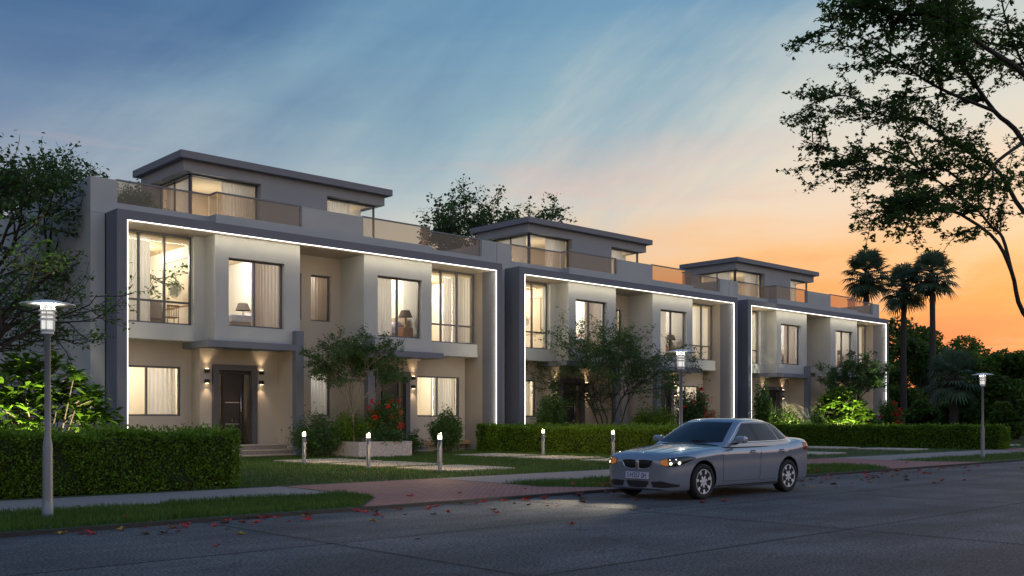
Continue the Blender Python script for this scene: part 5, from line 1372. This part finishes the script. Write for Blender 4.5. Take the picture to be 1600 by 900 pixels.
        if True:
            Dx = (1, 0, 0); f = lambda P: pl([(0, sd_ * a, c * VZ) for a, c in P])
            kg, kp = patch('grille', MT['blackplastic'], car, quadgrid(f(kl), f(kh), 12, 6), Dx, bv, .004)
            edge = kp[0] + [r_[-1] for r_ in kp[1:-1]] + kp[-1][::-1] + [r_[0] for r_ in kp[-2:0:-1]] + [kp[0][0]]
            b = MB(); b.tube([p + Vector((-.004, 0, 0)) for p in edge], .008, 6, cap=False); b.build('grille_surround', MT['chrome'], kg)
            b = MB()
            for k in range(1, 12): b.tube([kp[0][k] + Vector((-.004, 0, 0)), kp[3][k] + Vector((-.004, 0, 0)), kp[-1][k] + Vector((-.004, 0, 0))], .004, 4)
            b.build('grille_slat', MT['darkmetal'], kg)
            # lower intakes
            f = lambda P: pl([(0, sd_ * a, c * VZ) for a, c in P])
            patch('side_intake', MT['blackplastic'], car, quadgrid(f([(.35, .222), (.58, .220), (.80, .246)]), f([(.31, .318), (.55, .336), (.81, .282)]), 12, 5), Dx, bv, .004)
    f = lambda P: pl([(0, a, c * VZ) for a, c in P])
    patch('middle_intake', MT['blackplastic'], car, quadgrid(f([(-.20, .215), (0, .21), (.20, .215)]), f([(-.27, .325), (0, .33), (.27, .325)]), 14, 5), (1, 0, 0), bv, .004)
    patch('lip_seam', MT['blackplastic'], car, quadgrid(f([(-.62, .192), (0, .186), (.62, .192)]), f([(-.62, .196), (0, .190), (.62, .196)]), 24, 1), (1, 0, 0), bv, .003)
    # windscreen and rear window
    f = lambda P: pl([(P_[0], P_[1], P_[2] * VZ) for P_ in P])
    patch('windscreen', MT['carscreen'], car, quadgrid(f([(0, -.74, .985), (0, 0, .955), (0, .74, .985)]), f([(0, -.545, 1.338), (0, 0, 1.352), (0, .545, 1.338)]), 24, 12), (1, 0, 0), gv, .005)
    patch('rear_window', MT['carglass'], car, quadgrid(f([(4.6, -.62, 1.03), (4.6, 0, 1.02), (4.6, .62, 1.03)]), f([(4.6, -.50, 1.315), (4.6, 0, 1.325), (4.6, .50, 1.315)]), 20, 10), (-1, 0, 0), gv, .004)
    cw = [[(1.20 + .075 * i + .19 * (v / .74) ** 2, v, 0) for v in np.linspace(-.74, .74, 25)] for i in range(3)]
    patch('cowl', MT['blackplastic'], car, cw, (0, 0, -1), bv, .008)
    # bonnet shut lines and creases
    for sd_ in (-1, 1):
        b = MB(); pp = []
        for i in range(24):
            t = i / 23; a = .16 + 1.14 * t; yy = sd_ * (.50 + .26 * t ** .7); q = Vector((CARX + a, CARY + yy, 2)); loc, nr, ix, ds = bv.ray_cast(q, Vector((0, 0, -1)))
            if loc is not None: pp.append(loc + Vector((0, 0, -.001)))
        b.tube(pp, .005, 5); b.build('bonnet_seam', MT['blackplastic'], car)
        b = MB(); pp = []
        for i in range(20):
            t = i / 19; a = .10 + 1.12 * t; yy = sd_ * (.17 + .20 * t); q = Vector((CARX + a, CARY + yy, 2)); loc, nr, ix, ds = bv.ray_cast(q, Vector((0, 0, -1)))
            if loc is not None: pp.append(loc + Vector((0, 0, -.006)))
        b.tube(pp, [.004] + [.012] * 18 + [.004], 8); b.build('bonnet_crease', MT['paint'], car)
        b = MB(); b.tube([(CARX + 1.37, CARY + sd_ * .30 - .05, .985 * VZ), (CARX + 1.44, CARY + sd_ * .1 , 1.01 * VZ), (CARX + 1.45, CARY + sd_ * .1 - .35, 1.02 * VZ)], .008, 5); b.build('wiper', MT['blackplastic'], car) if sd_ < 0 else None
    # badge ring on the bonnet's nose
    q = Vector((CARX + .13, CARY, 2)); loc, nr, ix, ds = bv.ray_cast(q, Vector((0, 0, -1)))
    if loc is not None:
        nr = nr if nr.z > 0 else -nr; t1 = nr.cross(Vector((0, 1, 0))).normalized(); t2 = nr.cross(t1)
        bb = MB()
        for k4 in range(4):
            c4 = loc + nr * .004
            bb.quad([c4] + [c4 + t1 * .028 * math.cos(1.5708 * (k4 + u / 5)) + t2 * .028 * math.sin(1.5708 * (k4 + u / 5)) for u in range(6)], k4 % 2)
        bd = bb.build('badge', [MT['linen'], MT['platetext']], car)
        b = MB(); b.tube([loc + nr * .004 + t1 * .034 * math.cos(6.283 * k / 20) + t2 * .034 * math.sin(6.283 * k / 20) for k in range(21)], .006, 5); b.build('badge_ring', MT['chrome'], bd)
    # number plate with its lettering
    px_ = CARX - .012
    b = MB(); b.box(px_ - .012, px_ + .03, CARY - .26, CARY + .26, 0.362 * VZ, .478 * VZ, bev=.004); np_ = b.build('number_plate', MT['plate'], car)
    tx = bpy.data.curves.new('plate_lettering', 'FONT'); tx.body = "S·H357·2H"; tx.size = .128; tx.align_x = 'CENTER'; tx.align_y = 'CENTER'; tx.extrude = .001; tx.offset = .002
    tx.materials.append(MT['platetext']); tmp = bpy.data.objects.new('tmp_text', tx); COL.objects.link(tmp)
    dg = bpy.context.evaluated_depsgraph_get(); dg.update(); tm = bpy.data.meshes.new_from_object(tmp.evaluated_get(dg)); bpy.data.objects.remove(tmp)
    to = bpy.data.objects.new('plate_lettering', tm); COL.objects.link(to)
    to.parent = np_; to.location = Vector((px_ - .0135, CARY, .420 * VZ)) - off
    to.rotation_euler = (R(90), 0, R(-90)); to.scale = (.80, 1, 1)
    # wheels
    wm = {}
    for sx, sd_ in WHEELS:
        c = (CARX + sx, CARY + sd_ * .80, WZ); o_ = lambda h_: sd_ * h_
        b = MB(); b.lathe([(.225, o_(-.10)), (.30, o_(-.105)), (.318, o_(-.09)), (.325, o_(-.06)), (.325, o_(.06)), (.318, o_(.088)), (.30, o_(.10)), (.232, o_(.098)), (.226, o_(.085))], c, 40, axis='Y')
        wh = b.build('wheel', MT['tyre'], car)
        b = MB(); b.lathe([(.228, o_(-.09)), (.228, o_(.086)), (.222, o_(.096)), (.212, o_(.092)), (.208, o_(.05)), (.205, o_(-.09))], c, 40, axis='Y')
        b.lathe([(0, o_(.088)), (.03, o_(.086)), (.048, o_(.07)), (.05, o_(.02))], c, 18, axis='Y')
        for k in range(7):
            a = 6.283 * k / 7 + .3; ca, sa = math.cos(a), math.sin(a); w0, w1 = .022, .036
            def pt(rad, w, h_): return (c[0] + ca * rad - sa * w, c[1] + o_(h_), c[2] + sa * rad + ca * w)
            for (ra, rb, wa, wb, ha, hb) in ((.035, .13, .024, .018, .088, .084), (.13, .214, .018, .034, .084, .092)):
                v = [pt(ra, -wa, ha), pt(ra, wa, ha), pt(rb, wb, hb), pt(rb, -wb, hb), pt(ra, -wa - .006, ha - .03), pt(ra, wa + .006, ha - .03), pt(rb, wb + .006, hb - .03), pt(rb, -wb - .006, hb - .03)]
                b.mesh(v, [(0, 1, 2, 3), (0, 4, 5, 1), (1, 5, 6, 2), (2, 6, 7, 3), (3, 7, 4, 0)])
        b.build('rim', MT['rim'], wh)
        b = MB(); b.lathe([(.15, o_(.0)), (.15, o_(.012))], c, 24, axis='Y'); b.build('brake_disc', MT['lampmetal'], wh)
        b = MB(); b.lathe([(0.2, o_(-.03)), (.0, o_(-.03))], c, 24, axis='Y'); b.build('wheel_back', MT['blackplastic'], wh)
    car.scale = (1.055, 1.03, 1.03)
    return car
make_car()
